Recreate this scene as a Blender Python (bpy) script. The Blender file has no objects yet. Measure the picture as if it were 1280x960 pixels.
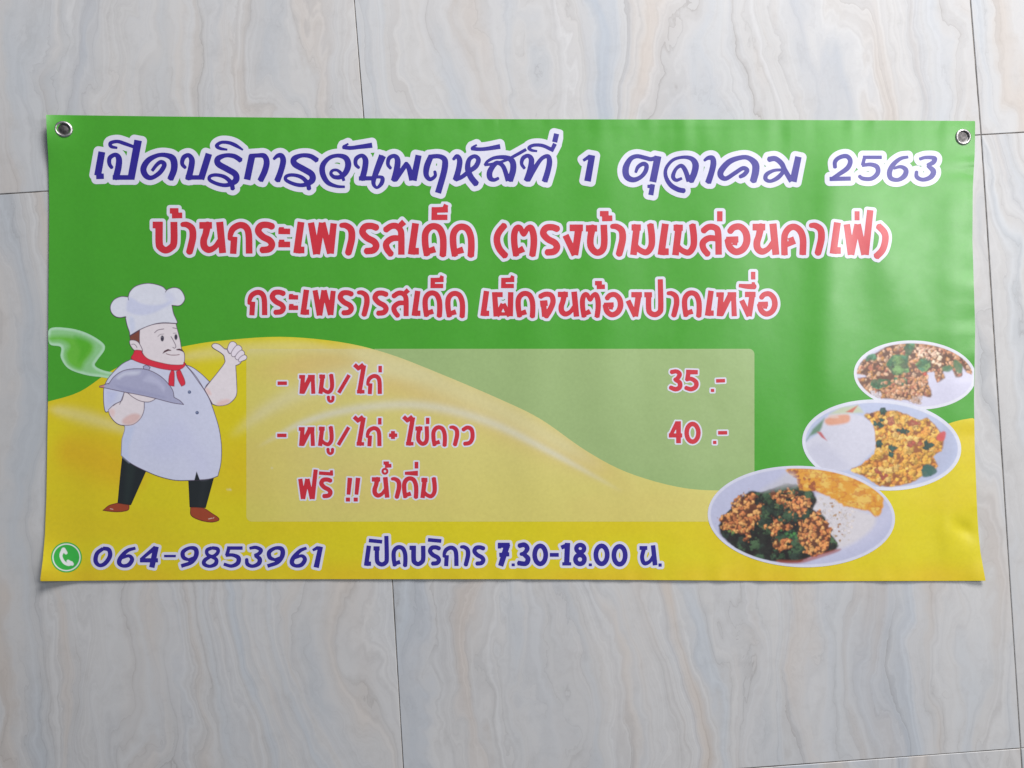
import bpy, math, numpy as np
from mathutils import Vector

# ------------------------------------------------------------------ camera, world, light, exposure
scn = bpy.context.scene
col = scn.collection
D = 1.05                      # height of the phone above the floor, m
PXM = 960.0                   # photograph pixels per metre on the floor
camd = bpy.data.cameras.new('camera'); cam = bpy.data.objects.new('camera', camd)
camd.sensor_width = 36.0; camd.lens = 36.0 * D / (1280.0 / PXM)
camd.clip_start = 0.02; camd.clip_end = 50
cam.location = (0, 0, D); col.objects.link(cam); scn.camera = cam

world = bpy.data.worlds.new('World'); scn.world = world; world.use_nodes = True
bg = world.node_tree.nodes['Background']
bg.inputs['Color'].default_value = (0.72, 0.83, 1.0, 1); bg.inputs['Strength'].default_value = 0.15

def area(name, loc, target, sx, sy, power, color):
    l = bpy.data.lights.new(name, 'AREA'); l.shape = 'RECTANGLE'; l.size = sx; l.size_y = sy
    l.energy = power; l.color = color
    o = bpy.data.objects.new(name, l); o.location = loc
    o.rotation_euler = (Vector(target) - Vector(loc)).to_track_quat('-Z', 'Y').to_euler()
    col.objects.link(o); return o
area('window_light', (1.05, 2.6, 1.75), (0.1, 0.15, 0.0), 1.3, 1.1, 113, (1.0, 0.985, 0.98))
area('added_sheen_light', (1.80, 0.62, 1.9), (0.0, 0.0, 0.0), 0.60, 1.2, 24, (1.0, 0.99, 0.98))  # extra light added on the right to bring out sheen on the vinyl

scn.view_settings.view_transform = 'Standard'
scn.view_settings.look = 'None'
scn.view_settings.exposure = 0.0
scn.view_settings.gamma = 1.0

# ------------------------------------------------------------------ helpers
rng = np.random.default_rng(7)

def lin(c):
    c = np.asarray(c, float) / 255.0
    return np.where(c <= 0.04045, c / 12.92, ((c + 0.055) / 1.055) ** 2.4)

_lat = np.random.default_rng(11).random((256, 256))
def vnoise(x, y):
    """smooth value noise, -1..1"""
    x = np.asarray(x, float); y = np.asarray(y, float)
    ix = np.floor(x).astype(int); iy = np.floor(y).astype(int)
    fx = x - ix; fy = y - iy
    fx = fx * fx * (3 - 2 * fx); fy = fy * fy * (3 - 2 * fy)
    a = _lat[iy % 256, ix % 256]; b = _lat[iy % 256, (ix + 1) % 256]
    c = _lat[(iy + 1) % 256, ix % 256]; d = _lat[(iy + 1) % 256, (ix + 1) % 256]
    return ((a * (1 - fx) + b * fx) * (1 - fy) + (c * (1 - fx) + d * fx) * fy) * 2 - 1
def fbm(x, y, n=4):
    s = 0; a = 1.0; t = 0
    for k in range(n):
        s = s + a * vnoise(x * 2 ** k + 17.3 * k, y * 2 ** k + 9.1 * k); t += a; a *= 0.5
    return s / t

def mat(name):
    m = bpy.data.materials.new(name); m.use_nodes = True
    nt = m.node_tree; nt.nodes.clear()
    out = nt.nodes.new('ShaderNodeOutputMaterial'); b = nt.nodes.new('ShaderNodeBsdfPrincipled')
    nt.links.new(b.outputs[0], out.inputs[0])
    return m, nt, b

def vinyl_fine(nt, b, rough=0.385):
    """woven-scrim relief and gloss shared by every ink on the banner"""
    tc = nt.nodes.new('ShaderNodeTexCoord')
    n = nt.nodes.new('ShaderNodeTexNoise'); n.inputs['Scale'].default_value = 900; n.inputs['Detail'].default_value = 2
    n2 = nt.nodes.new('ShaderNodeTexNoise'); n2.inputs['Scale'].default_value = 35; n2.inputs['Detail'].default_value = 3
    nt.links.new(tc.outputs['Object'], n.inputs['Vector']); nt.links.new(tc.outputs['Object'], n2.inputs['Vector'])
    ad = nt.nodes.new('ShaderNodeMath'); ad.operation = 'MULTIPLY_ADD'; ad.inputs[1].default_value = 6.0
    nt.links.new(n2.outputs[0], ad.inputs[0]); nt.links.new(n.outputs[0], ad.inputs[2])
    bp = nt.nodes.new('ShaderNodeBump'); bp.inputs['Strength'].default_value = 0.35; bp.inputs['Distance'].default_value = 0.00012
    nt.links.new(ad.outputs[0], bp.inputs['Height']); nt.links.new(bp.outputs[0], b.inputs['Normal'])
    mr = nt.nodes.new('ShaderNodeMapRange'); mr.inputs['To Min'].default_value = rough - 0.05; mr.inputs['To Max'].default_value = rough + 0.07
    nt.links.new(n2.outputs[0], mr.inputs['Value']); nt.links.new(mr.outputs[0], b.inputs['Roughness'])
    b.inputs['IOR'].default_value = 1.78
    return tc

_ink = {}
def ink(name, rgb):
    if name in _ink: return _ink[name]
    m, nt, b = mat(name); tc = vinyl_fine(nt, b)
    n = nt.nodes.new('ShaderNodeTexNoise'); n.inputs['Scale'].default_value = 250; n.inputs['Detail'].default_value = 3
    nt.links.new(tc.outputs['Object'], n.inputs['Vector'])
    mx = nt.nodes.new('ShaderNodeMix'); mx.data_type = 'RGBA'
    mx.inputs[6].default_value = tuple(np.array(rgb) * 0.93) + (1,); mx.inputs[7].default_value = tuple(np.minimum(np.array(rgb) * 1.07, 0.97)) + (1,)
    nt.links.new(n.outputs[0], mx.inputs[0]); nt.links.new(mx.outputs[2], b.inputs['Base Color'])
    _ink[name] = m; return m
def ink_attr(name='printed_colour'):
    if name in _ink: return _ink[name]
    m, nt, b = mat(name); tc = vinyl_fine(nt, b)
    a = nt.nodes.new('ShaderNodeAttribute'); a.attribute_name = 'Col'
    n = nt.nodes.new('ShaderNodeTexNoise'); n.inputs['Scale'].default_value = 250; n.inputs['Detail'].default_value = 3
    nt.links.new(tc.outputs['Object'], n.inputs['Vector'])
    mr = nt.nodes.new('ShaderNodeMapRange'); mr.inputs['To Min'].default_value = 0.92; mr.inputs['To Max'].default_value = 1.07
    nt.links.new(n.outputs[0], mr.inputs['Value'])
    vm = nt.nodes.new('ShaderNodeVectorMath'); vm.operation = 'SCALE'
    nt.links.new(a.outputs['Color'], vm.inputs[0]); nt.links.new(mr.outputs[0], vm.inputs['Scale'])
    nt.links.new(vm.outputs[0], b.inputs['Base Color'])
    _ink[name] = m; return m

GREEN = (0.068, 0.395, 0.022); WHITE = (0.79, 0.78, 0.90)
YELLOW = np.array((0.80, 0.685, 0.010)); BLUE = (0.026, 0.014, 0.30); RED = (0.66, 0.026, 0.045)

# ------------------------------------------------------------------ the floor: marble-look tiles with open joints
def to_world(px, py): return ((px - 640) / PXM, (480 - py) / PXM)

def marble():
    m, nt, b = mat('polished_marble_tile')
    N = nt.nodes.new; L = nt.links.new
    tc = N('ShaderNodeTexCoord'); oi = N('ShaderNodeObjectInfo')
    mp = N('ShaderNodeMapping'); mp.inputs['Rotation'].default_value = (0, 0, math.radians(-3.6))
    L(tc.outputs['Object'], mp.inputs['Vector'])
    off = N('ShaderNodeVectorMath'); off.operation = 'SCALE'; off.inputs['Scale'].default_value = 1.0
    cx = N('ShaderNodeCombineXYZ')
    r1 = N('ShaderNodeMath'); r1.operation = 'MULTIPLY'; r1.inputs[1].default_value = 37.0
    L(oi.outputs['Random'], r1.inputs[0]); L(r1.outputs[0], cx.inputs[0]); L(r1.outputs[0], cx.inputs[1])
    add = N('ShaderNodeVectorMath'); add.operation = 'ADD'; L(mp.outputs[0], add.inputs[0]); L(cx.outputs[0], add.inputs[1])
    P = add.outputs[0]
    def noise(scale, detail, sx=1, sy=1, dist=0.0, rough=0.55, src=None):
        mm = N('ShaderNodeMapping'); mm.inputs['Scale'].default_value = (sx, sy, 1); L(src or P, mm.inputs['Vector'])
        n = N('ShaderNodeTexNoise'); n.inputs['Scale'].default_value = scale; n.inputs['Detail'].default_value = detail
        n.inputs['Distortion'].default_value = dist; n.inputs['Roughness'].default_value = rough
        L(mm.outputs[0], n.inputs['Vector']); return n
    def math_(op, a, b_=None, c=None):
        n = N('ShaderNodeMath'); n.operation = op
        for i, v in enumerate((a, b_, c)):
            if v is None: continue
            if isinstance(v, (int, float)): n.inputs[i].default_value = v
            else: L(v, n.inputs[i])
        return n.outputs[0]
    def ramp(v, stops, interp='LINEAR'):
        r = N('ShaderNodeValToRGB'); r.color_ramp.interpolation = interp
        e = r.color_ramp.elements
        while len(e) < len(stops): e.new(0.5)
        for k, (p, c) in enumerate(stops):
            e[k].position = p; e[k].color = tuple(c) + (1,) if len(c) == 3 else c
        L(v, r.inputs[0]); return r.outputs[0]
    def mix(f, a, c, mode='MIX'):
        n = N('ShaderNodeMix'); n.data_type = 'RGBA'; n.blend_type = mode
        for i, v in ((0, f), (6, a), (7, c)):
            if isinstance(v, (int, float)): n.inputs[i].default_value = v
            elif isinstance(v, tuple): n.inputs[i].default_value = v + (1,)
            else: L(v, n.inputs[i])
        return n.outputs[2]
    sep = N('ShaderNodeSeparateXYZ'); L(P, sep.inputs[0])
    # flowing coordinate across the strata, shared by every band and vein
    wa = noise(1.8, 2, 1.0, 0.42).outputs[0]
    wb = noise(6.0, 3, 1.0, 0.42, 0.35).outputs[0]
    wc = noise(24, 4, 1.0, 0.50, 0.5).outputs[0]
    f = math_('MULTIPLY', sep.outputs[0], 21.0)
    f = math_('MULTIPLY_ADD', wa, 7.0, f)
    f = math_('MULTIPLY_ADD', wb, 4.2, f)
    f = math_('MULTIPLY_ADD', wc, 0.85, f)
    def n1(k, detail, rough=0.5):
        n = N('ShaderNodeTexNoise'); n.noise_dimensions = '1D'; n.inputs['Scale'].default_value = k
        n.inputs['Detail'].default_value = detail; n.inputs['Roughness'].default_value = rough; L(f, n.inputs['W']); return n.outputs[0]
    tone = ramp(n1(0.55, 3, 0.6), [(0.25, (0.50, 0.52, 0.56)), (0.38, (0.60, 0.605, 0.62)), (0.48, (0.655, 0.645, 0.64)), (0.56, (0.60, 0.585, 0.575)), (0.66, (0.66, 0.65, 0.65)), (0.80, (0.545, 0.55, 0.565))])
    cloud = ramp(noise(4.5, 4, 1.5, 0.45, 0.6).outputs[0], [(0.30, (0.55, 0.56, 0.585)), (0.48, (0.62, 0.615, 0.62)), (0.62, (0.655, 0.645, 0.645)), (0.75, (0.585, 0.595, 0.62))])
    c1 = mix(0.55, cloud, tone)
    def bands(ff, stops, amp_scale, lo, hi, top, c):
        r_ = ramp(math_('FRACT', ff), stops)
        am = ramp(noise(amp_scale, 3, 1.2, 0.40, 0.4).outputs[0], [(lo, (0.0,) * 3), (hi, (top,) * 3)])
        return mix(am, c, mix(1.0, c, r_, 'MULTIPLY'))
    vein = [(0.0, (0.68, 0.66, 0.645)), (0.03, (0.83, 0.82, 0.815)), (0.12, (0.925, 0.92, 0.92)), (0.35, (0.985, 0.985, 0.985)), (0.80, (1.02, 1.02, 1.02)), (0.975, (0.93, 0.925, 0.92))]
    c2 = bands(math_('MULTIPLY', f, 0.72), vein, 5.0, 0.42, 0.64, 0.9, c1)
    c2 = bands(math_('MULTIPLY_ADD', f, 2.1, math_('MULTIPLY', wc, 1.2)), [(0.0, (0.78, 0.77, 0.765)), (0.06, (0.91,) * 3), (0.5, (1.015,) * 3), (0.94, (0.95, 0.945, 0.94))], 6.0, 0.42, 0.62, 0.85, c2)
    fine = ramp(n1(7.0, 4, 0.65), [(0.30, (0.915, 0.91, 0.91)), (0.70, (1.05, 1.05, 1.05))])
    amf = ramp(noise(8, 3, 1.2, 0.35).outputs[0], [(0.35, (0.2,) * 3), (0.62, (1.0,) * 3)])
    c2 = mix(amf, c2, mix(1.0, c2, fine, 'MULTIPLY'))
    # warm and blue stains drawn out along the strata
    wm = math_('ADD', math_('MULTIPLY', n1(0.8, 2), 0.55), math_('MULTIPLY', noise(6, 3, 1.4, 0.35, 0.5).outputs[0], 0.45))
    warm = ramp(wm, [(0.52, (0, 0, 0)), (0.68, (0.85,) * 3)])
    c3 = mix(warm, c2, mix(1.0, c2, (0.99, 0.895, 0.81), 'MULTIPLY'))
    bm = math_('SUBTRACT', 1.0, wm)
    blue = ramp(bm, [(0.52, (0, 0, 0)), (0.66, (0.85,) * 3)])
    c4 = mix(blue, c3, mix(1.0, c3, (0.875, 0.935, 1.0), 'MULTIPLY'))
    grime = ramp(noise(38, 6, 1.0, 1.0, 0.0, 0.75).outputs[0], [(0.28, (0.93, 0.925, 0.92)), (0.50, (1.0,) * 3)])
    c5 = mix(1.0, c4, grime, 'MULTIPLY')
    L(c5, b.inputs['Base Color'])
    rr = N('ShaderNodeMapRange'); b.inputs['IOR'].default_value = 1.4; rr.inputs['To Min'].default_value = 0.40; rr.inputs['To Max'].default_value = 0.56
    L(noise(9, 4).outputs[0], rr.inputs['Value']); L(rr.outputs[0], b.inputs['Roughness'])
    bp = N('ShaderNodeBump'); bp.inputs['Strength'].default_value = 0.25; bp.inputs['Distance'].default_value = 0.0004
    L(noise(22, 4).outputs[0], bp.inputs['Height']); L(bp.outputs[0], b.inputs['Normal'])
    return m

def dirt():
    m, nt, b = mat('dirty_grout')
    n = nt.nodes.new('ShaderNodeTexNoise'); n.inputs['Scale'].default_value = 60; n.inputs['Detail'].default_value = 5
    tc = nt.nodes.new('ShaderNodeTexCoord'); nt.links.new(tc.outputs['Object'], n.inputs['Vector'])
    r = nt.nodes.new('ShaderNodeValToRGB'); r.color_ramp.elements[0].color = (0.10, 0.09, 0.08, 1); r.color_ramp.elements[1].color = (0.42, 0.38, 0.34, 1)
    r.color_ramp.elements[0].position = 0.35; r.color_ramp.elements[1].position = 0.75
    nt.links.new(n.outputs[0], r.inputs[0]); nt.links.new(r.outputs[0], b.inputs['Base Color']); b.inputs['Roughness'].default_value = 0.95
    return m

def raw_mesh(name, verts, faces, m, parent=None, smooth=False):
    me = bpy.data.meshes.new(name); me.from_pydata([tuple(v) for v in verts], [], faces); me.update()
    if smooth: me.shade_smooth()
    me.materials.append(m)
    o = bpy.data.objects.new(name, me); col.objects.link(o)
    if parent: o.parent = parent
    return o

floor = raw_mesh('floor', [(-2.4, -2.4, -0.0011), (2.4, -2.4, -0.0011), (2.4, 2.4, -0.0011), (-2.4, 2.4, -0.0011)], [(0, 1, 2, 3)], dirt())
floor['kind'] = 'structure'
# joint crossings measured in the photograph (pixels), others carried on at the same pitch
X = {}
X[(1, 1)] = (460.0, 213.8); X[(2, 1)] = (1226.5, 168.5); X[(1, 2)] = (506.0, 992.0); X[(2, 2)] = (1276.0, 935.5)
X[(1, 0)] = (397.0, -555.0); X[(2, 0)] = (1165.0, -600.0)
for j, (ax, ay, bx, by) in {0: (-371, -508, 1933, -645), 1: (-308, 262, 1994, 123), 2: (-262, 1050, 2044, 880)}.items():
    X[(0, j)] = (ax, ay); X[(3, j)] = (bx, by)
for i in range(4):
    x1, y1 = X[(i, 1)]; x2, y2 = X[(i, 2)]
    X[(i, 3)] = (2 * x2 - x1, 2 * y2 - y1)
def ext(p_, q_): return (2 * p_[0] - q_[0], 2 * p_[1] - q_[1])
for j in range(4):
    X[(-1, j)] = ext(X[(0, j)], X[(1, j)]); X[(4, j)] = ext(X[(3, j)], X[(2, j)])
for i in range(-1, 5):
    X[(i, -1)] = ext(X[(i, 0)], X[(i, 1)]); X[(i, 4)] = ext(X[(i, 3)], X[(i, 2)])
marble_mat = marble()
def tile(i, j):
    cs = [np.array(to_world(*X[k])) for k in ((i, j), (i, j + 1), (i + 1, j + 1), (i + 1, j))]   # ccw seen from above
    c = sum(cs) / 4
    r = np.random.default_rng(200 + i * 7 + j)
    G = 0.0006; B = 0.0006; n = 7
    rings = []
    for inset, z in ((0.0, -0.009), (0.0, -B), (B * 0.9, 0.0)):
        ring = []
        for k in range(4):
            a, b_ = cs[k], cs[(k + 1) % 4]
            d = (b_ - a) / np.linalg.norm(b_ - a); nn = np.array((-d[1], d[0]))
            for t in range(n):
                s = t / n
                p = a + (b_ - a) * s + nn * (G + inset)
                if t == 0:
                    dp = (cs[k] - cs[k - 1]) / np.linalg.norm(cs[k] - cs[k - 1]); n0 = np.array((-dp[1], dp[0]))
                    p = a + (nn + n0) * (G + inset)
                ring.append((k, t, p, z))
        rings.append(ring)
    jit = r.uniform(-0.00022, 0.00022, (4 * n, 2))
    V = []
    for ring in rings:
        for q, (k, t, p, z) in enumerate(ring):
            pp = p - c + (jit[q] if t else 0)
            V.append((pp[0], pp[1], z))
    m_ = 4 * n; F = []
    for a in range(2):
        for q in range(m_):
            F.append((a * m_ + q, a * m_ + (q + 1) % m_, (a + 1) * m_ + (q + 1) % m_, (a + 1) * m_ + q))
    F.append(tuple(range(2 * m_, 3 * m_)))
    o = raw_mesh('tile', V, F, marble_mat, floor)
    o.location = (c[0], c[1], 0)
for j in range(-1, 4):
    for i in range(-1, 4):
        tile(i, j)

# ------------------------------------------------------------------ banner surface
OUT = [(57.5, 143.5), (200, 145.5), (400, 147.5), (640, 149), (900, 149.5), (1100, 150.5), (1219, 151.2),
       (1218.5, 190), (1216, 235), (1215.5, 300), (1219, 410), (1217.5, 500), (1218.5, 560), (1221.5, 640), (1223, 665), (1225.5, 690), (1232, 726),
       (1000, 726.4), (800, 725), (640, 724), (320, 724), (180, 725.2), (50, 726.5),
       (53.5, 700), (56, 670), (58, 620), (60, 500), (60.5, 380), (61.5, 260), (60.5, 200), (58.5, 165)]
GROM = [(79.5, 161.5), (1204.0, 171.2)]
GX0, GY0, GX1, GY1 = 40, 132, 1244, 740
def bump(x, c, w): return np.exp(-((x - c) / w) ** 2)
def sm(e0, e1, x):
    t = np.clip((x - e0) / (e1 - e0), 0, 1); return t * t * (3 - 2 * t)
def Z(px, py):
    """height of the vinyl above the tiles in metres; soft roll creases, lifted left corners, dimpled hems"""
    x = np.asarray(px, float); y = np.asarray(py, float)
    z = 1.3 + 0 * x
    # long creases from having been rolled up, nearly vertical, fading along their length
    for (x0, lean, w, A, ya, yb, f) in ((1037, 0.02, 27, 3.3, 190, 520, 60), (668, 0.00, 34, 2.5, 200, 640, 90), (756, -0.01, 38, 2.5, 130, 560, 90),
                                     (900, 0.03, 55, 2.4, 130, 480, 90), (560, 0.0, 48, 1.2, 150, 700, 80), (1128, -0.30, 30, 2.2, 200, 400, 60), (1196, 0.0, 22, 1.7, 240, 700, 60),
                                     (455, 0.0, 42, 1.0, 150, 700, 80), (345, 0.01, 46, 0.9, 150, 700, 80), (250, 0.0, 36, 0.5, 150, 700, 80),
                                     (205, 0.0, 36, 0.5, 150, 700, 80), (118, 0.0, 30, 0.8, 180, 720, 80), (835, -0.03, 40, 1.3, 450, 740, 80), (985, 0.0, 34, 1.2, 540, 760, 60), (1120, 0.0, 26, 1.0, 580, 740, 60)):
        z = z + A * bump(x + lean * (y - 400), x0, w) * sm(ya - f, ya + f, y) * (1 - sm(yb - f, yb + f, y))
    z = z + 0.9 * fbm(x / 150.0 + 3.1, y / 420.0, 3) + 0.30 * fbm(x / 36.0, y / 75.0 + 5, 2) * (0.5 + 0.5 * sm(400, 900, x))
    # stitched / welded hems: short dimples across the edge
    top = np.exp(-np.clip(y - 150, 0, None) / 26.0); botm = np.exp(-np.clip(724 - y, 0, None) / 24.0)
    rgt = np.exp(-np.clip(1218 - x, 0, None) / 24.0)
    rgtw = sm(200, 900, x) * 0.8 + 0.2
    z = z + 1.1 * top * rgtw * vnoise(x / 15.0 + 2, y / 60.0) + 0.85 * botm * rgtw * vnoise(x / 17.0 + 40, y / 60.0) + 1.2 * rgt * vnoise(x / 60.0 + 7, y / 21.0)
    z = z + 0.9 * rgt * (bump(y, 204, 7) - bump(y, 214, 8)) - 1.9 * bump(x - 0.45 * (y - 660), 1205, 12) * bump(y, 662, 12) + 1.3 * bump(x, 1183, 10) * bump(y, 668, 24)
    # hem fold ridge a finger's width inside each edge
    z = z + 0.10 * np.tanh((x - 1212) / 2.2) * (0.6 + 0.6 * vnoise(y / 40.0, 3.0)) + 0.05 * np.tanh((160 - y) / 2.0) * sm(500, 900, x)
    # lifted corners on the left
    e = np.clip((110 - x) / 55.0, 0, None)
    z = z + e ** 2 * (13.0 * np.exp(-((y - 158) / 36.0) ** 2) + 2.6 + 7.5 * np.exp(-((y - 715) / 30.0) ** 2))
    z = z + 2.2 * sm(1190, 1235, x) * np.exp(-((y - 735) / 40.0) ** 2) + 0.9 * np.exp(-np.clip(724 - y, 0, None) / 16.0)
    return np.maximum(z, 0.75) * 0.001
gx = np.arange(GX0, GX1 + 2, 2); gy = np.arange(GY0, GY1 + 2, 2)
ZG = Z(*np.meshgrid(gx, gy))
def zlin(px, py):
    u = (px - GX0) / 2.0; v = (py - GY0) / 2.0
    i = np.clip(np.floor(u).astype(int), 0, len(gx) - 2); j = np.clip(np.floor(v).astype(int), 0, len(gy) - 2)
    fx = u - i; fy = v - j
    a = ZG[j, i]; b = ZG[j, i + 1]; c = ZG[j + 1, i + 1]; d = ZG[j + 1, i]
    return np.where(fy <= fx, a + fx * (b - a) + fy * (c - b), a + fy * (d - a) + fx * (c - d))
def normals(px, py):
    e = 1.0
    dx = (Z(px + e, py) - Z(px - e, py)) / (2 * e) * PXM; dy = (Z(px, py + e) - Z(px, py - e)) / (2 * e) * PXM
    n = np.stack([-dx, dy, np.ones_like(dx)], 1)
    return n / np.linalg.norm(n, axis=1)[:, None]

banner = bpy.data.objects.new('banner', None); banner.empty_display_size = 0.1
col.objects.link(banner)
banner['label'] = 'green and yellow vinyl banner with Thai lettering, cartoon chef and three dishes on marble tiles'
banner['category'] = 'banner'

LT = 0.00007
def field_mesh(name, sd, box, step, layer, m, colours=None, parent=banner, merge=True, skirt=None, label=None, extra=None):
    """mesh of the region sd<0 laid on the banner surface; box = x0,y0,x1,y1 on even pixels"""
    Vs, Fs, MI, CS = [], [], [], []; base = 0
    jobs = [(sd, layer, m, colours)] + (extra or [])
    mats = []
    for sdf, lay, mt, clr in jobs:
        x0, y0, x1, y1 = box; ny, nx = sdf.shape
        s = int(round(2 / step))
        ins = sdf < 0
        cy, cx = (ny - 1), (nx - 1)
        full = np.zeros((cy, cx), bool)
        tris = []
        if merge and clr is None and s > 1:
            by, bx = cy // s, cx // s
            fb = np.ones((by, bx), bool)
            for a in range(s + 1):
                for b in range(s + 1):
                    fb &= ins[a:a + by * s:s, b:b + bx * s:s][:by, :bx]
            full = np.repeat(np.repeat(fb, s, 0), s, 1)
            J, I = np.nonzero(fb); J = J * s; I = I * s
            A = J * nx + I; B = J * nx + I + s; C_ = (J + s) * nx + I + s; E = (J + s) * nx + I
            z = lambda q: np.stack([q, q], 1)
            tris.append(np.stack([z(A), z(C_), z(B)], 1)); tris.append(np.stack([z(A), z(E), z(C_)], 1))
        anyin = ins[:-1, :-1] | ins[1:, :-1] | ins[:-1, 1:] | ins[1:, 1:]
        J, I = np.nonzero(anyin & ~full)
        A = J * nx + I; B = A + 1; E = A + nx; C_ = E + 1
        fi = ins.ravel()
        for T in (np.stack([A, C_, B], 1), np.stack([A, E, C_], 1)):
            k = fi[T]; cnt = k.sum(1)
            t3 = T[cnt == 3]; tris.append(np.stack([t3, t3], 2))
            for r in range(3):
                R = np.roll(np.arange(3), -r)
                sel = (cnt == 1) & k[:, r]; a, b, c = T[sel][:, R].T
                tris.append(np.stack([np.stack([a, a], 1), np.stack([a, b], 1), np.stack([a, c], 1)], 1))
                sel = (cnt == 2) & ~k[:, r]; a, b, c = T[sel][:, R].T     # a is outside
                ab = np.stack([b, a], 1); ac = np.stack([c, a], 1); bb = np.stack([b, b], 1); cc = np.stack([c, c], 1)
                tris.append(np.stack([ab, bb, cc], 1)); tris.append(np.stack([ab, cc, ac], 1))
        T = np.concatenate([t for t in tris if len(t)], 0).reshape(-1, 2)
        lo = T.min(1).astype(np.int64); hi = T.max(1).astype(np.int64)
        key, inv = np.unique(lo * (nx * ny) + hi, return_inverse=True)
        p = key // (nx * ny); q = key % (nx * ny)
        d = sdf.ravel(); dp, dq = d[p], d[q]
        t = np.where(p == q, 0, dp / np.where(dp == dq, 1, dp - dq)); t = np.clip(t, 0, 1)
        px = x0 + step * ((p % nx) * (1 - t) + (q % nx) * t); py = y0 + step * ((p // nx) * (1 - t) + (q // nx) * t)
        zz = zlin(px, py)
        k_ = (D - zz) / D
        V = np.stack([(px - 640) / PXM * k_, (480 - py) / PXM * k_, zz + lay * LT], 1)
        F = inv.reshape(-1, 3)
        F = F[(F[:, 0] != F[:, 1]) & (F[:, 1] != F[:, 2]) & (F[:, 0] != F[:, 2])]
        nrm = normals(px, py)
        if clr is not None:
            cf = clr.reshape(-1, 3); cc = cf[p] * (1 - t)[:, None] + cf[q] * t[:, None]
        else: cc = np.ones((len(V), 3))
        if skirt is not None:
            ed = np.concatenate([F[:, [0, 1]], F[:, [1, 2]], F[:, [2, 0]]], 0).astype(np.int64)
            ek = np.sort(ed, 1); kk = ek[:, 0] * len(V) + ek[:, 1]
            u, ix, ct = np.unique(kk, return_index=True, return_counts=True)
            bd = ed[ix[ct == 1]]
            n0 = len(V)
            V2 = V.copy(); V2[:, 2] -= skirt
            ub, bi = np.unique(bd, return_inverse=True); bi = bi.reshape(-1, 2); nb = len(ub)
            i0 = 2 * n0; i1 = 2 * n0 + nb
            F = np.concatenate([F, F[:, ::-1] + n0, np.stack([bi[:, 1] + i0, bi[:, 0] + i0, bi[:, 0] + i1], 1), np.stack([bi[:, 1] + i0, bi[:, 0] + i1, bi[:, 1] + i1], 1)])
            V = np.concatenate([V, V2, V[ub], V2[ub]]); cc = np.ones((len(V), 3)); nrm = np.concatenate([nrm, -nrm, nrm[ub], nrm[ub]])
        if mt not in mats: mats.append(mt)
        Vs.append(V); Fs.append(F + base); MI.append(np.full(len(F), mats.index(mt))); CS.append((cc, nrm)); base += len(V)
    V = np.concatenate(Vs); F = np.concatenate(Fs); MI = np.concatenate(MI)
    cc = np.concatenate([c[0] for c in CS]); nr = np.concatenate([c[1] for c in CS])
    me = bpy.data.meshes.new(name)
    me.vertices.add(len(V)); me.vertices.foreach_set('co', V.astype(np.float32).ravel())
    me.loops.add(len(F) * 3); me.loops.foreach_set('vertex_index', F.astype(np.int32).ravel())
    me.polygons.add(len(F)); me.polygons.foreach_set('loop_start', (np.arange(len(F)) * 3).astype(np.int32))
    me.polygons.foreach_set('material_index', MI.astype(np.int32))
    me.update(calc_edges=True)
    for x in mats: me.materials.append(x)
    if colours is not None:
        a = me.color_attributes.new('Col', 'FLOAT_COLOR', 'POINT')
        a.data.foreach_set('color', np.concatenate([np.clip(cc, 0, 0.95), np.ones((len(V), 1))], 1).astype(np.float32).ravel())
    me.shade_smooth()
    me.normals_split_custom_set_from_vertices(nr.astype(np.float32))
    o = bpy.data.objects.new(name, me); col.objects.link(o); o.parent = parent
    if label: o['label'] = label
    return o

def grid(box, step):
    x0, y0, x1, y1 = box
    return np.meshgrid(np.arange(x0, x1 + step / 2, step), np.arange(y0, y1 + step / 2, step))

def smooth_pts(P, closed=False, sub=5):
    """Catmull-Rom through the points; a doubled point makes a corner"""
    P = [tuple(p) for p in P]
    if closed: P = P + [P[0]]
    parts, cur = [], [P[0]]
    for a in P[1:]:
        if a == cur[-1]: parts.append(cur); cur = [a]
        else: cur.append(a)
    parts.append(cur); out = []
    wrap = closed and len(parts) == 1
    for c in parts:
        c = np.array(c, float); n = len(c)
        if n < 3: seg = c
        else:
            g0 = c[-2] if wrap else 2 * c[0] - c[1]; g1 = c[1] if wrap else 2 * c[-1] - c[-2]
            q = np.vstack([g0, c, g1]); L_ = []
            for i in range(n - 1):
                p0, p1, p2, p3 = q[i:i + 4]
                for t in np.arange(sub) / sub:
                    L_.append(0.5 * (2 * p1 + (p2 - p0) * t + (2 * p0 - 5 * p1 + 4 * p2 - p3) * t * t + (3 * p1 - p0 - 3 * p2 + p3) * t ** 3))
            L_.append(c[-1]); seg = np.array(L_)
        out.append(seg if not out else seg[1:])
    return np.vstack(out)

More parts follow.
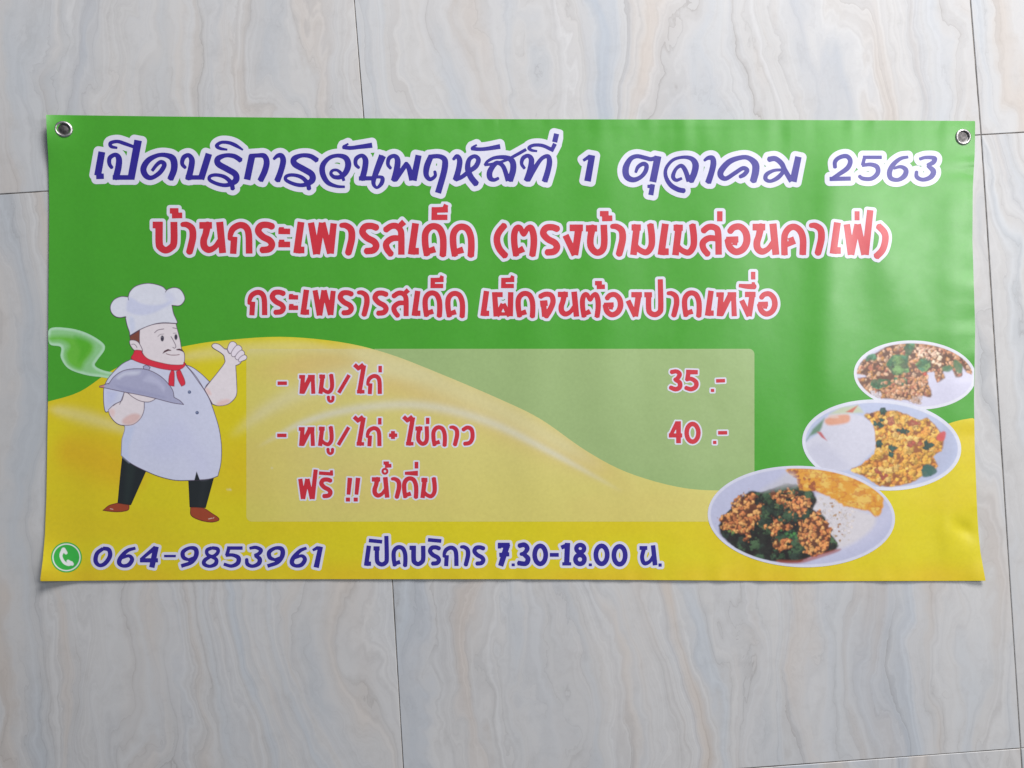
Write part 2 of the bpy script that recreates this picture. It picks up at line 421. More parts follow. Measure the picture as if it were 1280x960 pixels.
def stroke_sd(sd, box, step, P, caps='butt'):
    """lower sd to the signed distance of a stroke; P rows x,y,w in pixels"""
    x0, y0, x1, y1 = box; n = len(P) - 1
    for i in range(n):
        a, b = P[i], P[i + 1]
        ra, rb = a[2] / 2, b[2] / 2; R = max(ra, rb) + 9
        ix0 = max(0, int((min(a[0], b[0]) - R - x0) / step)); ix1 = min(sd.shape[1], int((max(a[0], b[0]) + R - x0) / step) + 2)
        iy0 = max(0, int((min(a[1], b[1]) - R - y0) / step)); iy1 = min(sd.shape[0], int((max(a[1], b[1]) + R - y0) / step) + 2)
        if ix0 >= ix1 or iy0 >= iy1: continue
        X_ = x0 + step * np.arange(ix0, ix1)[None, :] - a[0]; Y_ = y0 + step * np.arange(iy0, iy1)[:, None] - a[1]
        d = b[:2] - a[:2]; L2 = float(d @ d)
        if L2 < 1e-9: continue
        Ln = math.sqrt(L2); u = d / Ln
        al = X_ * u[0] + Y_ * u[1]; pe = np.abs(-X_ * u[1] + Y_ * u[0])
        t = np.clip(al / Ln, 0, 1); r = ra + (rb - ra) * t
        dd = np.hypot(al - t * Ln, pe) - r
        if caps == 'butt':
            if i == 0:
                q1 = -al; q2 = pe - ra
                bx = np.where((q1 > 0) & (q2 > 0), np.hypot(q1, q2), np.maximum(q1, q2)); dd = np.where(al < 0, bx, dd)
                dd = np.where((al >= 0) & (al < ra), np.maximum(dd, -al), dd)
            if i == n - 1:
                q1 = al - Ln; q2 = pe - rb
                bx = np.where((q1 > 0) & (q2 > 0), np.hypot(q1, q2), np.maximum(q1, q2)); dd = np.where(al > Ln, bx, dd)
                dd = np.where((al <= Ln) & (al > Ln - rb), np.maximum(dd, al - Ln), dd)
        v = sd[iy0:iy1, ix0:ix1]; np.minimum(v, dd, out=v)

def parse(s, ox=0, oy=0, k=1.0, w0=40):
    """'x,y,w x,y,w ...' in enlarged-photo units -> pixel rows"""
    P = []; w = w0
    for tok in s.split():
        v = [float(q) for q in tok.split(',')]
        if len(v) > 2: w = v[2]
        P.append((ox + v[0] * k, oy + v[1] * k, w * k))
    if len(P) >= 2 and len(s.split()[0].split(',')) > 2 and all(len(q.split(',')) < 3 for q in s.split()[1:]): pass
    return P

def poly_sd(box, step, P):
    Xg, Yg = grid(box, step); P = np.asarray(P, float)[:, :2]
    best = np.full(Xg.shape, 1e9); inside = np.zeros(Xg.shape, bool)
    n = len(P)
    for i in range(n):
        a = P[i]; b = P[(i + 1) % n]; d = b - a; L2 = float(d @ d)
        if L2 < 1e-12: continue
        t = np.clip(((Xg - a[0]) * d[0] + (Yg - a[1]) * d[1]) / L2, 0, 1)
        best = np.minimum(best, (Xg - a[0] - t * d[0]) ** 2 + (Yg - a[1] - t * d[1]) ** 2)
        if a[1] != b[1]:
            cr = ((a[1] > Yg) != (b[1] > Yg)) & (Xg < (b[0] - a[0]) * (Yg - a[1]) / (b[1] - a[1]) + a[0])
            inside ^= cr
    s = np.sqrt(best); return np.where(inside, -s, s)

# ---- sheet
box = (GX0, GY0, GX1, GY1)
sheet_sd = poly_sd(box, 2, OUT)
Xg, Yg = grid(box, 2)
SB = (GX0 + 10, GY0 + 8, 100, 180)
for gx_, gy_ in GROM: sheet_sd = np.maximum(sheet_sd, 7.6 - np.hypot(Xg - gx_, Yg - gy_))
sheet = field_mesh('sheet', sheet_sd, box, 2, 0, ink('green_ink', GREEN), skirt=0.0005, label='bright green vinyl sheet with soft roll creases')

# ---- yellow hill with pale swooshes
HILL = [(40, 507), (60, 502), (100, 489.5), (140, 463), (185, 443), (235, 432), (275, 426), (350, 421), (425, 427.5), (485, 442), (550, 467),
        (625, 499), (676, 524), (732, 563), (783, 590), (844, 608), (895, 613), (960, 610), (1060, 590), (1140, 550), (1193, 527), (1240, 520)]
hp = smooth_pts(HILL)
hill_poly = np.vstack([hp, [(1240, 760), (40, 760)]])
def curve_band(Xg, Yg, pts, w0, w1):
    P = smooth_pts([(a, b, 0) for a, b in pts]); best = np.full(Xg.shape, 1e9); tt = np.zeros(Xg.shape)
    for i in range(len(P) - 1):
        a, b = P[i, :2], P[i + 1, :2]; d = b - a; L2 = float(d @ d)
        t = np.clip(((Xg - a[0]) * d[0] + (Yg - a[1]) * d[1]) / L2, 0, 1)
        q = (Xg - a[0] - t * d[0]) ** 2 + (Yg - a[1] - t * d[1]) ** 2
        sel = q < best; best = np.where(sel, q, best); tt = np.where(sel, (i + t) / (len(P) - 1), tt)
    w = w0 + (w1 - w0) * np.sin(np.pi * np.clip(tt, 0, 1))
    return np.exp(-best / w ** 2) * np.clip(np.sin(np.pi * tt) * 2.2, 0, 1)
def hill_colour(Xg, Yg):
    c = np.ones(Xg.shape + (3,)) * YELLOW
    orange = np.array((0.82, 0.49, 0.012)); pale = np.array((0.84, 0.74, 0.30)); white = np.array((0.82, 0.78, 0.62))
    def lay(mask, colr, a):
        nonlocal c
        k = np.clip(mask * a, 0, 1)[..., None]; c = c * (1 - k) + colr * k
    lay(np.clip(fbm(Xg / 160.0 + 1, Yg / 60.0, 3) * 1.2 + 0.1, 0, 1), orange, 0.35)
    lay(curve_band(Xg, Yg, [(60, 560), (110, 570), (150, 585), (190, 600)], 16, 34), orange, 0.75)
    lay(curve_band(Xg, Yg, [(300, 470), (400, 455), (480, 468), (600, 515), (700, 560), (800, 610)], 12, 26), orange, 0.8)
    lay(sm(690, 726, Yg) * (0.4 + 0.6 * np.clip(fbm(Xg / 60.0, Yg / 30.0, 2) + 0.4, 0, 1)), orange, 0.55)
    lay(curve_band(Xg, Yg, [(222, 448), (250, 443), (310, 436), (380, 433), (430, 440)], 4, 9), pale, 0.6)
    lay(curve_band(Xg, Yg, [(400, 430), (470, 447), (540, 475), (620, 510), (690, 548), (760, 590)], 7, 18), pale, 0.8)
    lay(curve_band(Xg, Yg, [(285, 548), (340, 508), (400, 480), (470, 462), (520, 466), (560, 480)], 5, 13), pale, 0.85)
    lay(curve_band(Xg, Yg, [(320, 560), (380, 528), (450, 510), (530, 507), (610, 527), (690, 566), (780, 616)], 2.5, 6.5), white, 0.85)
    lay(curve_band(Xg, Yg, [(58, 510), (90, 517), (130, 528), (180, 545)], 4, 9), pale, 0.65)
    for (x, y) in ((285, 612), (340, 585), (288, 612)): lay(np.exp(-((Xg - x) ** 2 + (Yg - y) ** 2) / 1.6), white, 0.55)
    return c
hbox = (GX0, 410, GX1, GY1)
hill_sd = np.maximum(poly_sd(hbox, 2, hill_poly), poly_sd(hbox, 2, OUT))
field_mesh('hill_print', hill_sd, hbox, 2, 1, ink_attr(), colours=hill_colour(*grid(hbox, 2)), label='yellow rolling hill printed over the lower half, with pale swooshes')

# ---- pale price panel (white at part strength over the green and over the hill)
pbox = (300, 430, 950, 660)
Xp, Yp = grid(pbox, 1)
qx = np.abs(Xp - 625.5) - (317.5 - 7); qy = np.abs(Yp - 544) - (108 - 7)
pan = np.hypot(np.maximum(qx, 0), np.maximum(qy, 0)) + np.minimum(np.maximum(qx, qy), 0) - 7
hs = poly_sd(pbox, 1, hill_poly)
W_ = np.array((0.76, 0.71, 0.44)); al = (0.36 + 0.12 * sm(300, 420, Xp))[..., None] * (1 - 0.12 * sm(560, 650, Yp))[..., None]
hc = hill_colour(Xp, Yp)
field_mesh('price_panel', np.maximum(pan, hs), pbox, 1, 2, ink_attr(), colours=hc * (1 - al) + W_ * al * 0.95,
           extra=[(np.maximum(pan, -hs), 2, ink_attr(), np.ones_like(hc) * np.array(GREEN) * (1 - al) + W_ * al * 0.95)],
           label='pale translucent-looking rounded panel behind the menu and prices')

# ------------------------------------------------------------------ lettering
# rounded comic face, strokes traced at 6.4x: name -> (strokes, left, baseline, size)
G6 = 1 / 6.4
R = {}
def gl(n, x, y, strokes, k=1.0): R[n] = (strokes, x, y, k)
gl('bo', 70, 460, ["70,232,54 150,232,54", "122,207,60 122,370,60 135,412,58 175,434,54 218,412,56 240,370,56 240,207,56"])
gl('thopair', 205, 180, ["207,119,44 277,119,44", "224,157,46 307,155,46"])
gl('aa', 295, 460, ["303,228,38 345,230,48 385,262,54 392,325,56 378,395,56 362,455,54"])
gl('no', 445, 457, ["443,234,54 545,234,54", "512,215,60 495,300,54 478,355,56 484,405,56 520,430,52 568,408,44 606,355,40", "606,206,58 630,456,56"])
gl('ko', 672, 462, ["714,462,52 722,325,54", "686,348,34 694,300,46 716,258,52 768,232,52 815,248,54 838,305,54 842,460,54"])
gl('ro', 888, 460, ["1030,246,54 985,231,52 935,238,54 914,280,54 950,325,54 1005,355,54 1024,390,54 1000,425,54 938,433,52"])
gl('a', 1075, 410, ["1075,282,46 1170,284,46", "1080,262,26 1120,262,26", "1075,388,46 1170,388,46", "1080,362,26 1124,362,26"])
gl('e', 42, 458, ["105,208,56 70,458,56", "66,432,54 132,432,54"])
gl('pho', 158, 465, ["184,212,52 230,465,58", "232,465,50 272,212,50", "275,212,52 338,460,50", "340,460,56 366,218,52", "205,420,30 250,420,30"])
gl('so', 758, 470, ["777,272,50 825,240,50 870,240,50 900,272,50 907,320,52 907,468,52", "875,255,40 930,205,50", "902,336,44 835,338,50 788,375,52 792,420,52 828,468,50"])
gl('do', 1070, 480, ["1178,425,54 1108,448,44", "1112,478,50 1098,380,54 1100,300,54 1130,254,54 1172,242,52 1213,262,54 1238,320,54 1243,400,54 1238,480,54"])
gl('taikhu', 250, 195, ["274,88,46 272,192,46", "255,112,46 382,108,46", "345,74,30 380,90,30", "255,170,44 378,170,44"])
gl('lpar', 750, 500, ["840,228,52 790,290,54 775,350,54 795,420,54 848,482,54"])
gl('to', 890, 480, ["990,420,54 932,450,40", "930,480,50 915,380,52 915,300,52 935,256,50 962,256,44 990,305,40 1018,262,42 1048,254,50 1068,310,54 1070,390,54 1058,480,52"])
gl('ngo', 150, 470, ["205,252,54 312,252,54", "282,228,60 247,470,54", "172,310,52 247,470,52"])
gl('kho', 332, 478, ["335,257,52 425,257,52", "392,235,58 372,330,54 376,405,54 420,450,52 465,432,54 482,370,54 478,228,54"])
gl('mo', 690, 470, ["700,250,50 775,250,50", "745,225,56 715,470,54", "725,385,40 765,430,46 820,448,50 858,400,52 862,320,54 850,222,54"])
gl('lo', 220, 470, ["247,280,50 290,247,50 340,250,50 368,290,52 373,468,52", "368,340,46 295,336,50 248,370,52 252,420,50 290,468,50"])
gl('o', 425, 470, ["460,284,50 492,250,52 545,245,52 588,290,56 597,360,58 567,422,56 510,445,54 462,410,54 442,345,50", "432,349,50 530,345,50", "505,350,44 500,392,40"])
gl('kwai', 873, 470, ["900,472,52 898,360,52 905,300,52 940,254,52 985,247,52 1028,282,54 1048,350,54 1045,470,54", "898,395,42 985,360,42", "930,350,26 975,335,30"])
gl('fo', 605, 470, ["630,225,52 665,470,56", "665,470,50 715,225,50", "718,225,50 770,470,50", "778,470,56 818,112,52", "640,420,30 690,420,30"])
gl('rpar', 850, 500, ["880,235,52 930,290,54 938,350,54 915,430,54 862,486,54"])
gl('pho_high', 862, 420, ["868,245,40 950,245,40", "884,225,42 898,420,44", "903,418,40 950,318,36", "955,318,36 1005,418,40", "1014,225,44 1010,418,44", "905,400,30 1000,400,26"], 0.8)
gl('cho', 205, 422, ["222,262,42 268,242,42 315,252,42 328,305,44 302,370,46 268,422,48", "225,318,50 285,312,46", "252,320,44 262,422,44"], 0.8)
gl('po', 1058, 425, ["1058,246,42 1120,246,42", "1093,226,44 1093,355,44 1108,392,44 1145,405,44 1180,385,44 1190,340,44 1186,122,42"], 0.8)
gl('ho', 610, 418, ["610,245,38 670,245,38", "650,228,44 635,418,46", "644,408,46 722,250,46", "700,245,40 770,245,40", "748,262,40 754,418,42", "640,300,30 665,360,30"], 0.8)
gl('ai', 885, 375, ["865,86,42 916,134,42", "900,128,40 955,84,40", "960,92,46 912,375,46", "890,357,36 966,357,36"], 0.7875)
gl('wo', 860, 335, ["868,180,40 910,155,40 950,168,42 965,212,42 962,268,42 935,308,42 880,318,40"], 0.7875)

class Ink:
    def __init__(self, box, step=0.5):
        self.box = box; self.step = step
        self.sd = np.full(grid(box, step)[0].shape, 9.0)
    def raw(self, s, ox, oy, k, caps='butt', closed=False):
        P = parse(s, ox, oy, k)
        P = smooth_pts(P, closed) if len(P) > 2 or closed else np.array(P, float)
        stroke_sd(self.sd, self.box, self.step, P, 'round' if closed else caps)
    def many(self, lst, ox, oy, k):
        for s in lst: self.raw(s, ox, oy, k)
    def ring(self, cx, cy, rx, ry, w, ox, oy, k):
        P = [(ox + k * (cx + rx * math.cos(t)), oy + k * (cy + ry * math.sin(t)), w * k) for t in np.linspace(0, 2 * math.pi, 25)]
        stroke_sd(self.sd, self.box, self.step, np.array(P), 'round')
    def glyph(self, n, x, y, size):
        st, gx_, gy_, k = R[n]; s = G6 / k * size
        for t in st: self.raw(t, x - gx_ * s, y - gy_ * s, s)
    def build(self, name, colour, cname, margin, label):
        return field_mesh(name, self.sd - margin, self.box, self.step, 3, ink('white_ink', WHITE),
                          extra=[(self.sd, 4, ink(cname, colour), None)], label=label)

# line 1, brush face
a = Ink((104, 150, 704, 252)); A_ = (100, 150, 1 / 6.4)
a.many(["176,255,56 142,445,56", "130,452,44 192,450,44", "258,385,28 236,350,32 240,302,36 285,278,34 312,310,48 308,380,52 285,475,52", "262,460,38 425,460,38",
        "408,475,58 466,163,62", "300,224,18 250,212,28 246,184,30 300,172,28 355,188,30 428,214,26",
        "722,478,50 754,390,54 745,312,54 690,282,38 620,284,34 545,325,46 508,390,50 528,446,46 575,462,36 640,420,38 676,360,38 650,336,34 615,358,30 576,408,26",
        "846,385,26 818,350,32 830,300,38 870,282,34 896,320,46 888,390,50 866,475,52", "845,460,36 985,460,36", "968,475,54 1032,270,54",
        "1180,238,16 1122,228,26 1094,206,30 1130,180,26 1190,182,28 1245,203,30 1305,240,14"], *A_)
RO = "{},325,42 {},290,38 {},284,34 {},310,46 {},352,50 {},395,50 {},435,50 {},485,50 {},520,34 {},515,30 {},482,28 {},450,28 {},440,28 {},458,32 {},505,36 {},556,36"
ro_x = [748, 692, 622, 562, 566, 640, 702, 704, 640, 570, 498, 500, 552, 620, 668, 682]
B_ = (280, 150, 1 / 6.4)
for dx in (0, -610): a.raw(RO.format(*[v + dx for v in ro_x]), *B_)
a.many(["185,478,54 225,285,54", "205,290,38 270,284,34 322,288,42 342,335,48 328,405,50 290,488,48",
        "396,315,20 430,286,34 462,288,42 474,332,48 455,410,48 425,490,50",
        "968,535,20 900,530,26 830,500,38 790,430,46 792,360,44 842,304,34 910,285,32 972,302,44 994,352,50 978,412,46 935,455,38 882,456,32 856,430,28 868,405,24 905,402,24 940,432,28 960,488,24",
        "950,216,34 1010,224,32 1080,216,34 1186,202,42", "965,205,16 996,190,16"], *B_)
C_ = (440, 150, 1 / 6.4)
a.many(["58,385,24 30,355,30 35,308,34 80,285,32 108,320,46 103,390,48 80,482,50", "55,468,34 180,466,34", "245,285,58 200,400,50 176,470,40 174,515,32 200,542,22 235,510,34 245,470,34 225,456,26 170,458,26",
        "312,390,24 288,355,30 298,305,34 340,288,34 365,320,46 358,400,50 335,488,50", "350,480,34 405,395,38 440,345,36", "430,345,34 455,385,40 482,482,48", "492,485,52 533,282,50",
        "662,408,24 665,448,28 625,475,32 594,440,42 600,370,50 632,290,44", "615,296,36 690,290,36 738,312,44 745,360,50 730,440,50 688,584,50",
        "808,318,22 840,290,34 862,325,44 852,400,46 828,482,48", "828,478,34 880,455,34 935,412,36 990,372,40 1012,318,38 982,290,32 938,316,36 926,385,46 950,455,48 998,516,50",
        "955,226,34 1010,234,30 1080,230,32 1186,212,40", "968,214,16 1000,200,16"], *C_)
D_ = (600, 150, 1 / 6.4)
a.many(["150,465,24 112,480,30 80,462,44 80,410,46 120,352,38 152,345,34 190,380,36 226,488,40", "38,362,22 62,330,24 120,302,28 205,300,36 258,330,48 265,400,50 238,488,52",
        "35,360,22 100,352,22 200,325,22 290,280,26 370,235,26",
        "358,390,24 333,350,28 345,305,34 385,286,32 412,320,44 400,400,46 372,488,48", "385,485,36 430,400,38 490,312,32 542,290,34 556,330,44 545,400,46 516,495,48",
        "458,250,16 412,242,24 392,222,28 430,202,26 500,205,28 575,238,30", "570,252,30 600,190,34", "597,178,42 613,110,42"], *D_)
a.build('headline_lettering', BLUE, 'navy_ink', 6.2, 'navy brush lettering with white outline, the opening-day words of the top line')
a = Ink((714, 180, 1182, 258))
a.many(["825,325,22 880,290,32", "860,490,54 897,282,50"], *D_)
E_ = (760, 160, 1 / 6.4)
a.many(["220,358,22 240,312,30 280,287,34 308,302,36 298,350,36 258,395,34 200,415,42 150,388,50 142,320,52 178,250,40 230,226,34 300,240,34 345,250,34 385,235,28", "358,432,56 400,225,56",
        "315,467,26 350,467,30", "358,450,38 342,537,42",
        "612,503,40 560,492,40 500,455,38 462,388,32 466,320,28 520,256,26 600,234,26 668,246,38 700,292,52 690,360,52 660,428,52", "592,402,22 545,418,28 520,388,34 542,330,28 585,302,32 618,340,38 648,428,40",
        "768,262,20 800,240,32 835,242,42 843,285,48 828,355,48 800,440,50"], *E_)
F_ = (880, 160, 1 / 6.4)
a.many(["392,430,54 412,350,58 408,285,56 350,238,38 280,240,38 200,272,46 138,340,50 135,385,46 175,405,36 245,362,34 310,322,34 345,338,36 322,372,36 285,392,30",
        "515,252,44 570,246,42 620,285,42 645,335,40 700,428,42", "628,335,22 560,340,26 502,370,34 492,408,34 530,426,28 590,398,36 640,345,32", "712,430,58 755,230,52"], *F_)
H_ = (1010, 160, 1 / 6.4)
a.many(["216,320,30 216,270,34 252,236,34 308,226,36 338,262,38 318,318,40 250,368,34 185,408,24", "172,408,34 342,405,34",
        "438,235,28 590,235,28", "455,225,28 435,300,28", "430,300,26 500,292,32 552,312,38 556,362,38 508,405,34 440,405,32 408,384,28",
        "802,232,22 740,245,30 682,292,38 652,350,42 662,402,38 720,415,32 772,382,42 782,335,38 740,310,28 682,325,20",
        "890,250,26 940,236,28 1012,242,34 1000,276,38 952,298,26", "955,300,28 1002,345,44 982,392,40 920,414,32 870,392,34 868,345,26"], *H_)
a.build('date_lettering', BLUE, 'navy_ink', 6.2, 'navy brush lettering with white outline, the date 1 to 2563 at top right')

# line 2
a = Ink((182, 252, 600, 334)); O2 = (180, 245)
def put(a, lst, o, size):
    for n, x, y in lst: a.glyph(n, o[0] + x * G6, o[1] + y * G6, size)
put(a, [('bo', 70, 460), ('thopair', 205, 180), ('aa', 295, 460), ('no', 445, 458), ('ko', 672, 463), ('ro', 888, 460), ('a', 1075, 410), ('e', 1194, 458), ('pho', 1310, 466),
        ('aa', 1566, 467), ('ro', 1722, 469), ('so', 1910, 472), ('e', 2110, 468), ('do', 2222, 480), ('taikhu', 2300, 196), ('do', 2446, 484)], O2, 1.0)
a.build('stall_name_lettering', RED, 'red_ink', 3.9, 'large red comic lettering with white outline, second line')
a = Ink((606, 252, 1120, 334))
put(a, [('lpar', 2798, 502), ('to', 2938, 481), ('ro', 3168, 479), ('ngo', 3350, 473), ('kho', 3532, 480), ('thopair', 3645, 203), ('aa', 3732, 476), ('mo', 3890, 472),
        ('e', 4108, 472), ('mo', 4226, 474), ('lo', 4444, 472), ('o', 4650, 472), ('no', 4870, 472), ('kwai', 5097, 472), ('aa', 5322, 468), ('e', 5484, 462), ('fo', 5597, 471), ('rpar', 5842, 502)], O2, 1.0)
a.raw("382,122,44 382,203,44", 840, 245, G6); a.raw("712,122,40 712,195,40", 960, 245, G6)
a.build('bracketed_lettering', RED, 'red_ink', 3.9, 'large red comic lettering in brackets, right half of the second line')
# line 3
a = Ink((302, 332, 592, 408)); O3 = (300, 330)
put(a, [('ko', 62, 411), ('ro', 238, 409), ('a', 390, 368), ('e', 482, 406), ('pho', 580, 412), ('ro', 782, 413), ('aa', 938, 414), ('ro', 1060, 416), ('so', 1210, 419),
        ('e', 1372, 415), ('do', 1460, 422), ('taikhu', 1524, 196), ('do', 1642, 426)], O3, 0.8)
a.build('slogan_lettering', RED, 'red_ink', 3.4, 'medium red comic lettering, left words of the third line')
a = Ink((596, 332, 982, 408))
put(a, [('e', 1922, 416), ('pho_high', 2014, 420), ('taikhu', 2089, 196), ('do', 2204, 426), ('cho', 2381, 422), ('no', 2544, 422), ('to', 2721, 426), ('thopair', 2838, 202),
        ('o', 2906, 426), ('ngo', 3086, 420), ('po', 3234, 425), ('aa', 3415, 420), ('do', 3535, 422), ('e', 3718, 414), ('ho', 3810, 418), ('ngo', 3995, 418), ('o', 4140, 420)], O3, 0.8)
a.many(["790,172,28 860,180,40 922,180,46", "905,62,36 905,124,36", "893,155,20 919,155,20"], 800, 330, G6)
a.build('slogan_lettering', RED, 'red_ink', 3.4, 'medium red comic lettering, right words of the third line')
# menu
a = Ink((342, 448, 602, 632)); k8 = 1 / 8
for dy, dx in ((0, 0), (65.2, -0.5)):
    ox, oy = 335 + dx, 445 + dy
    a.raw("96,272,36 190,272,36", ox, oy, k8)
    a.glyph('ho', ox + 312 * k8, oy + 378 * k8, 0.63); a.glyph('mo', ox + 505 * k8, oy + 378 * k8, 0.63)
    a.raw("604,405,34 608,440,30 628,455,28 648,440,30 650,405,34", ox, oy, k8)
    a.raw("708,368,38 812,190,38", ox, oy, k8)
    a.glyph('ai', ox + 885 * k8, oy + 375 * k8, 0.63)
    a.glyph('ko', ox + 985 * k8, oy + 381 * k8, 0.63)
    a.raw("1122,98,36 1122,164,36", ox, oy, k8)
ox, oy = 470, 515
a.many(["130,232,36 213,232,36", "170,190,40 170,270,40", "517,57,36 517,120,36"], ox, oy, k8)
a.glyph('ai', ox + 295 * k8, oy + 335 * k8, 0.63); a.glyph('kho', ox + 392 * k8, oy + 339 * k8, 0.63)
a.glyph('do', ox + 553 * k8, oy + 340 * k8, 0.63); a.glyph('aa', ox + 735 * k8, oy + 335 * k8, 0.63); a.glyph('wo', ox + 860 * k8, oy + 335 * k8, 0.63)
o4 = (360, 580)
put(a, [('fo', 82, 280), ('ro', 250, 275), ('no', 672, 270), ('aa', 825, 272), ('do', 912, 272), ('mo', 1060, 272)], o4, 0.66)
a.many(["248,72,28 360,80,28", "348,50,24 350,90,24", "496,110,38 484,245,30", "561,110,38 548,245,30", "480,268,34 480,300,34", "542,268,34 542,300,34",
        "764,-8,26 808,-8,26", "776,16,30 828,13,30", "935,74,24 1040,74,42", "1028,-18,30 1028,36,30"], o4[0], o4[1], G6)
a.ring(776, 58, 19, 19, 18, o4[0], o4[1], G6)
a.build('menu_lettering', RED, 'red_ink', 1.9, 'small red comic lettering, three menu lines on the pale panel')
# prices
a = Ink((830, 456, 916, 496)); P5 = (820, 450, 1 / 8)
a.many(["148,122,44 205,114,42 236,142,46 216,182,44 185,198,36", "190,200,34 236,225,46 236,272,48 195,292,46 138,272,42",
        "300,120,48 418,122,44", "328,100,46 312,205,46", "300,198,36 352,188,42 400,222,46 396,268,46 350,292,44 292,276,42", "565,289,34 565,320,34", "600,209,36 690,206,36"], *P5)
a.build('price_lettering', RED, 'red_ink', 1.9, 'red price 35 on the upper price line')
a = Ink((830, 520, 918, 562)); P6 = (820, 515, 1 / 8)
a.many(["215,100,44 150,225,36", "128,234,42 262,234,42", "225,92,48 225,312,48", "587,288,34 587,320,34", "620,208,36 712,207,36"], *P6)
a.ring(365, 208, 59, 89, 46, *P6)
a.build('price_lettering', RED, 'red_ink', 1.9, 'red price 40 on the lower price line')
# phone number
a = Ink((108, 674, 412, 722)); B1 = (50, 650, G6); B2 = (230, 650, G6)
nine = "1195,320,22 1150,300,34 1145,255,34 1195,224,28 1245,232,36 1250,282,38 1212,338,32 1130,368,30"
a.many(["505,228,30 457,268,34 446,328,36 475,362,30 520,348,34 560,290,36 552,238,34 505,226,30",
        "765,224,24 700,245,30 647,300,36 634,342,36 662,366,28 710,358,34 738,315,34 712,286,26 655,305,20",
        "925,218,34 808,315,24", "800,322,34 945,322,34", "930,212,44 895,380,44", "993,288,20 1088,288,20", nine, "1190,318,24 1240,300,28"], *B1)
a.many(["225,222,28 186,240,30 188,275,28 230,290,26 268,265,30 270,232,30 225,222,28", "215,290,26 168,320,32 162,352,32 205,370,26 252,352,34 258,315,30 215,290,26",
        "345,224,28 470,224,28", "362,215,30 342,285,30", "335,282,26 390,280,28 436,302,36 430,345,36 380,368,28 318,352,26",
        "525,226,24 575,219,28 616,240,32 600,268,30 565,282,22", "568,284,24 605,310,36 598,348,36 550,369,28 508,352,32 502,308,26",
        "980,224,24 930,245,30 877,300,36 864,342,36 892,366,28 940,358,34 968,315,34 942,286,26 885,305,20", "1030,242,20 1075,218,30", "1094,212,38 1058,380,44"], *B2)
a.raw(nine, 230 + (690 - 1152) * G6, 650, G6); a.raw("1190,318,24 1240,300,28", 230 + (690 - 1152) * G6, 650, G6)
a.build('phone_number_lettering', BLUE, 'navy_ink', 3.3, 'navy slanted digits 064-9853961 beside the phone symbol')
# opening hours
a = Ink((448, 664, 836, 718)); O7 = (440, 650)
put(a, [('e', 95, 366), ('do', 316, 370), ('bo', 460, 369), ('ro', 608, 366), ('ko', 726, 369), ('aa', 866, 365), ('ro', 963, 366)], O7, 0.645)
a.glyph('po', O7[0] + 172 * G6, O7[1] + 371 * G6, 0.645)
a.many(["135,163,30 242,174,30", "608,158,30 715,168,30"], *O7, G6)
O8 = (610, 650, 1 / (16 / 3))
a.many(["66,168,34 145,168,34", "76,155,22 76,190,22", "130,160,40 84,306,36", "75,232,28 142,228,28", "168,289,22 168,308,22",
        "205,172,32 243,165,32 262,190,32 242,220,28 218,228,24", "235,226,26 266,256,34 252,290,32 198,286,32",
        "412,232,26 472,232,26", "488,184,28 530,166,28", "530,152,36 524,302,36", "495,292,22 555,292,22", "682,289,22 682,308,22",
        "1010,186,26 1062,186,26", "1044,178,28 1027,245,28 1042,288,28 1078,276,24 1100,240,20", "1100,168,30 1114,302,32", "1147,289,22 1147,311,22"], *O8)
for cx, cy, rx, ry, w in ((348, 232, 37, 60, 32), (615, 190, 26, 24, 30), (613, 262, 30, 30, 32), (757, 232, 38, 60, 32), (877, 235, 38, 60, 32)): a.ring(cx, cy, rx, ry, w, *O8)
a.build('opening_hours_lettering', BLUE, 'navy_ink', 3.2, 'navy comic lettering with the hours 7.30-18.00 in the bottom line')

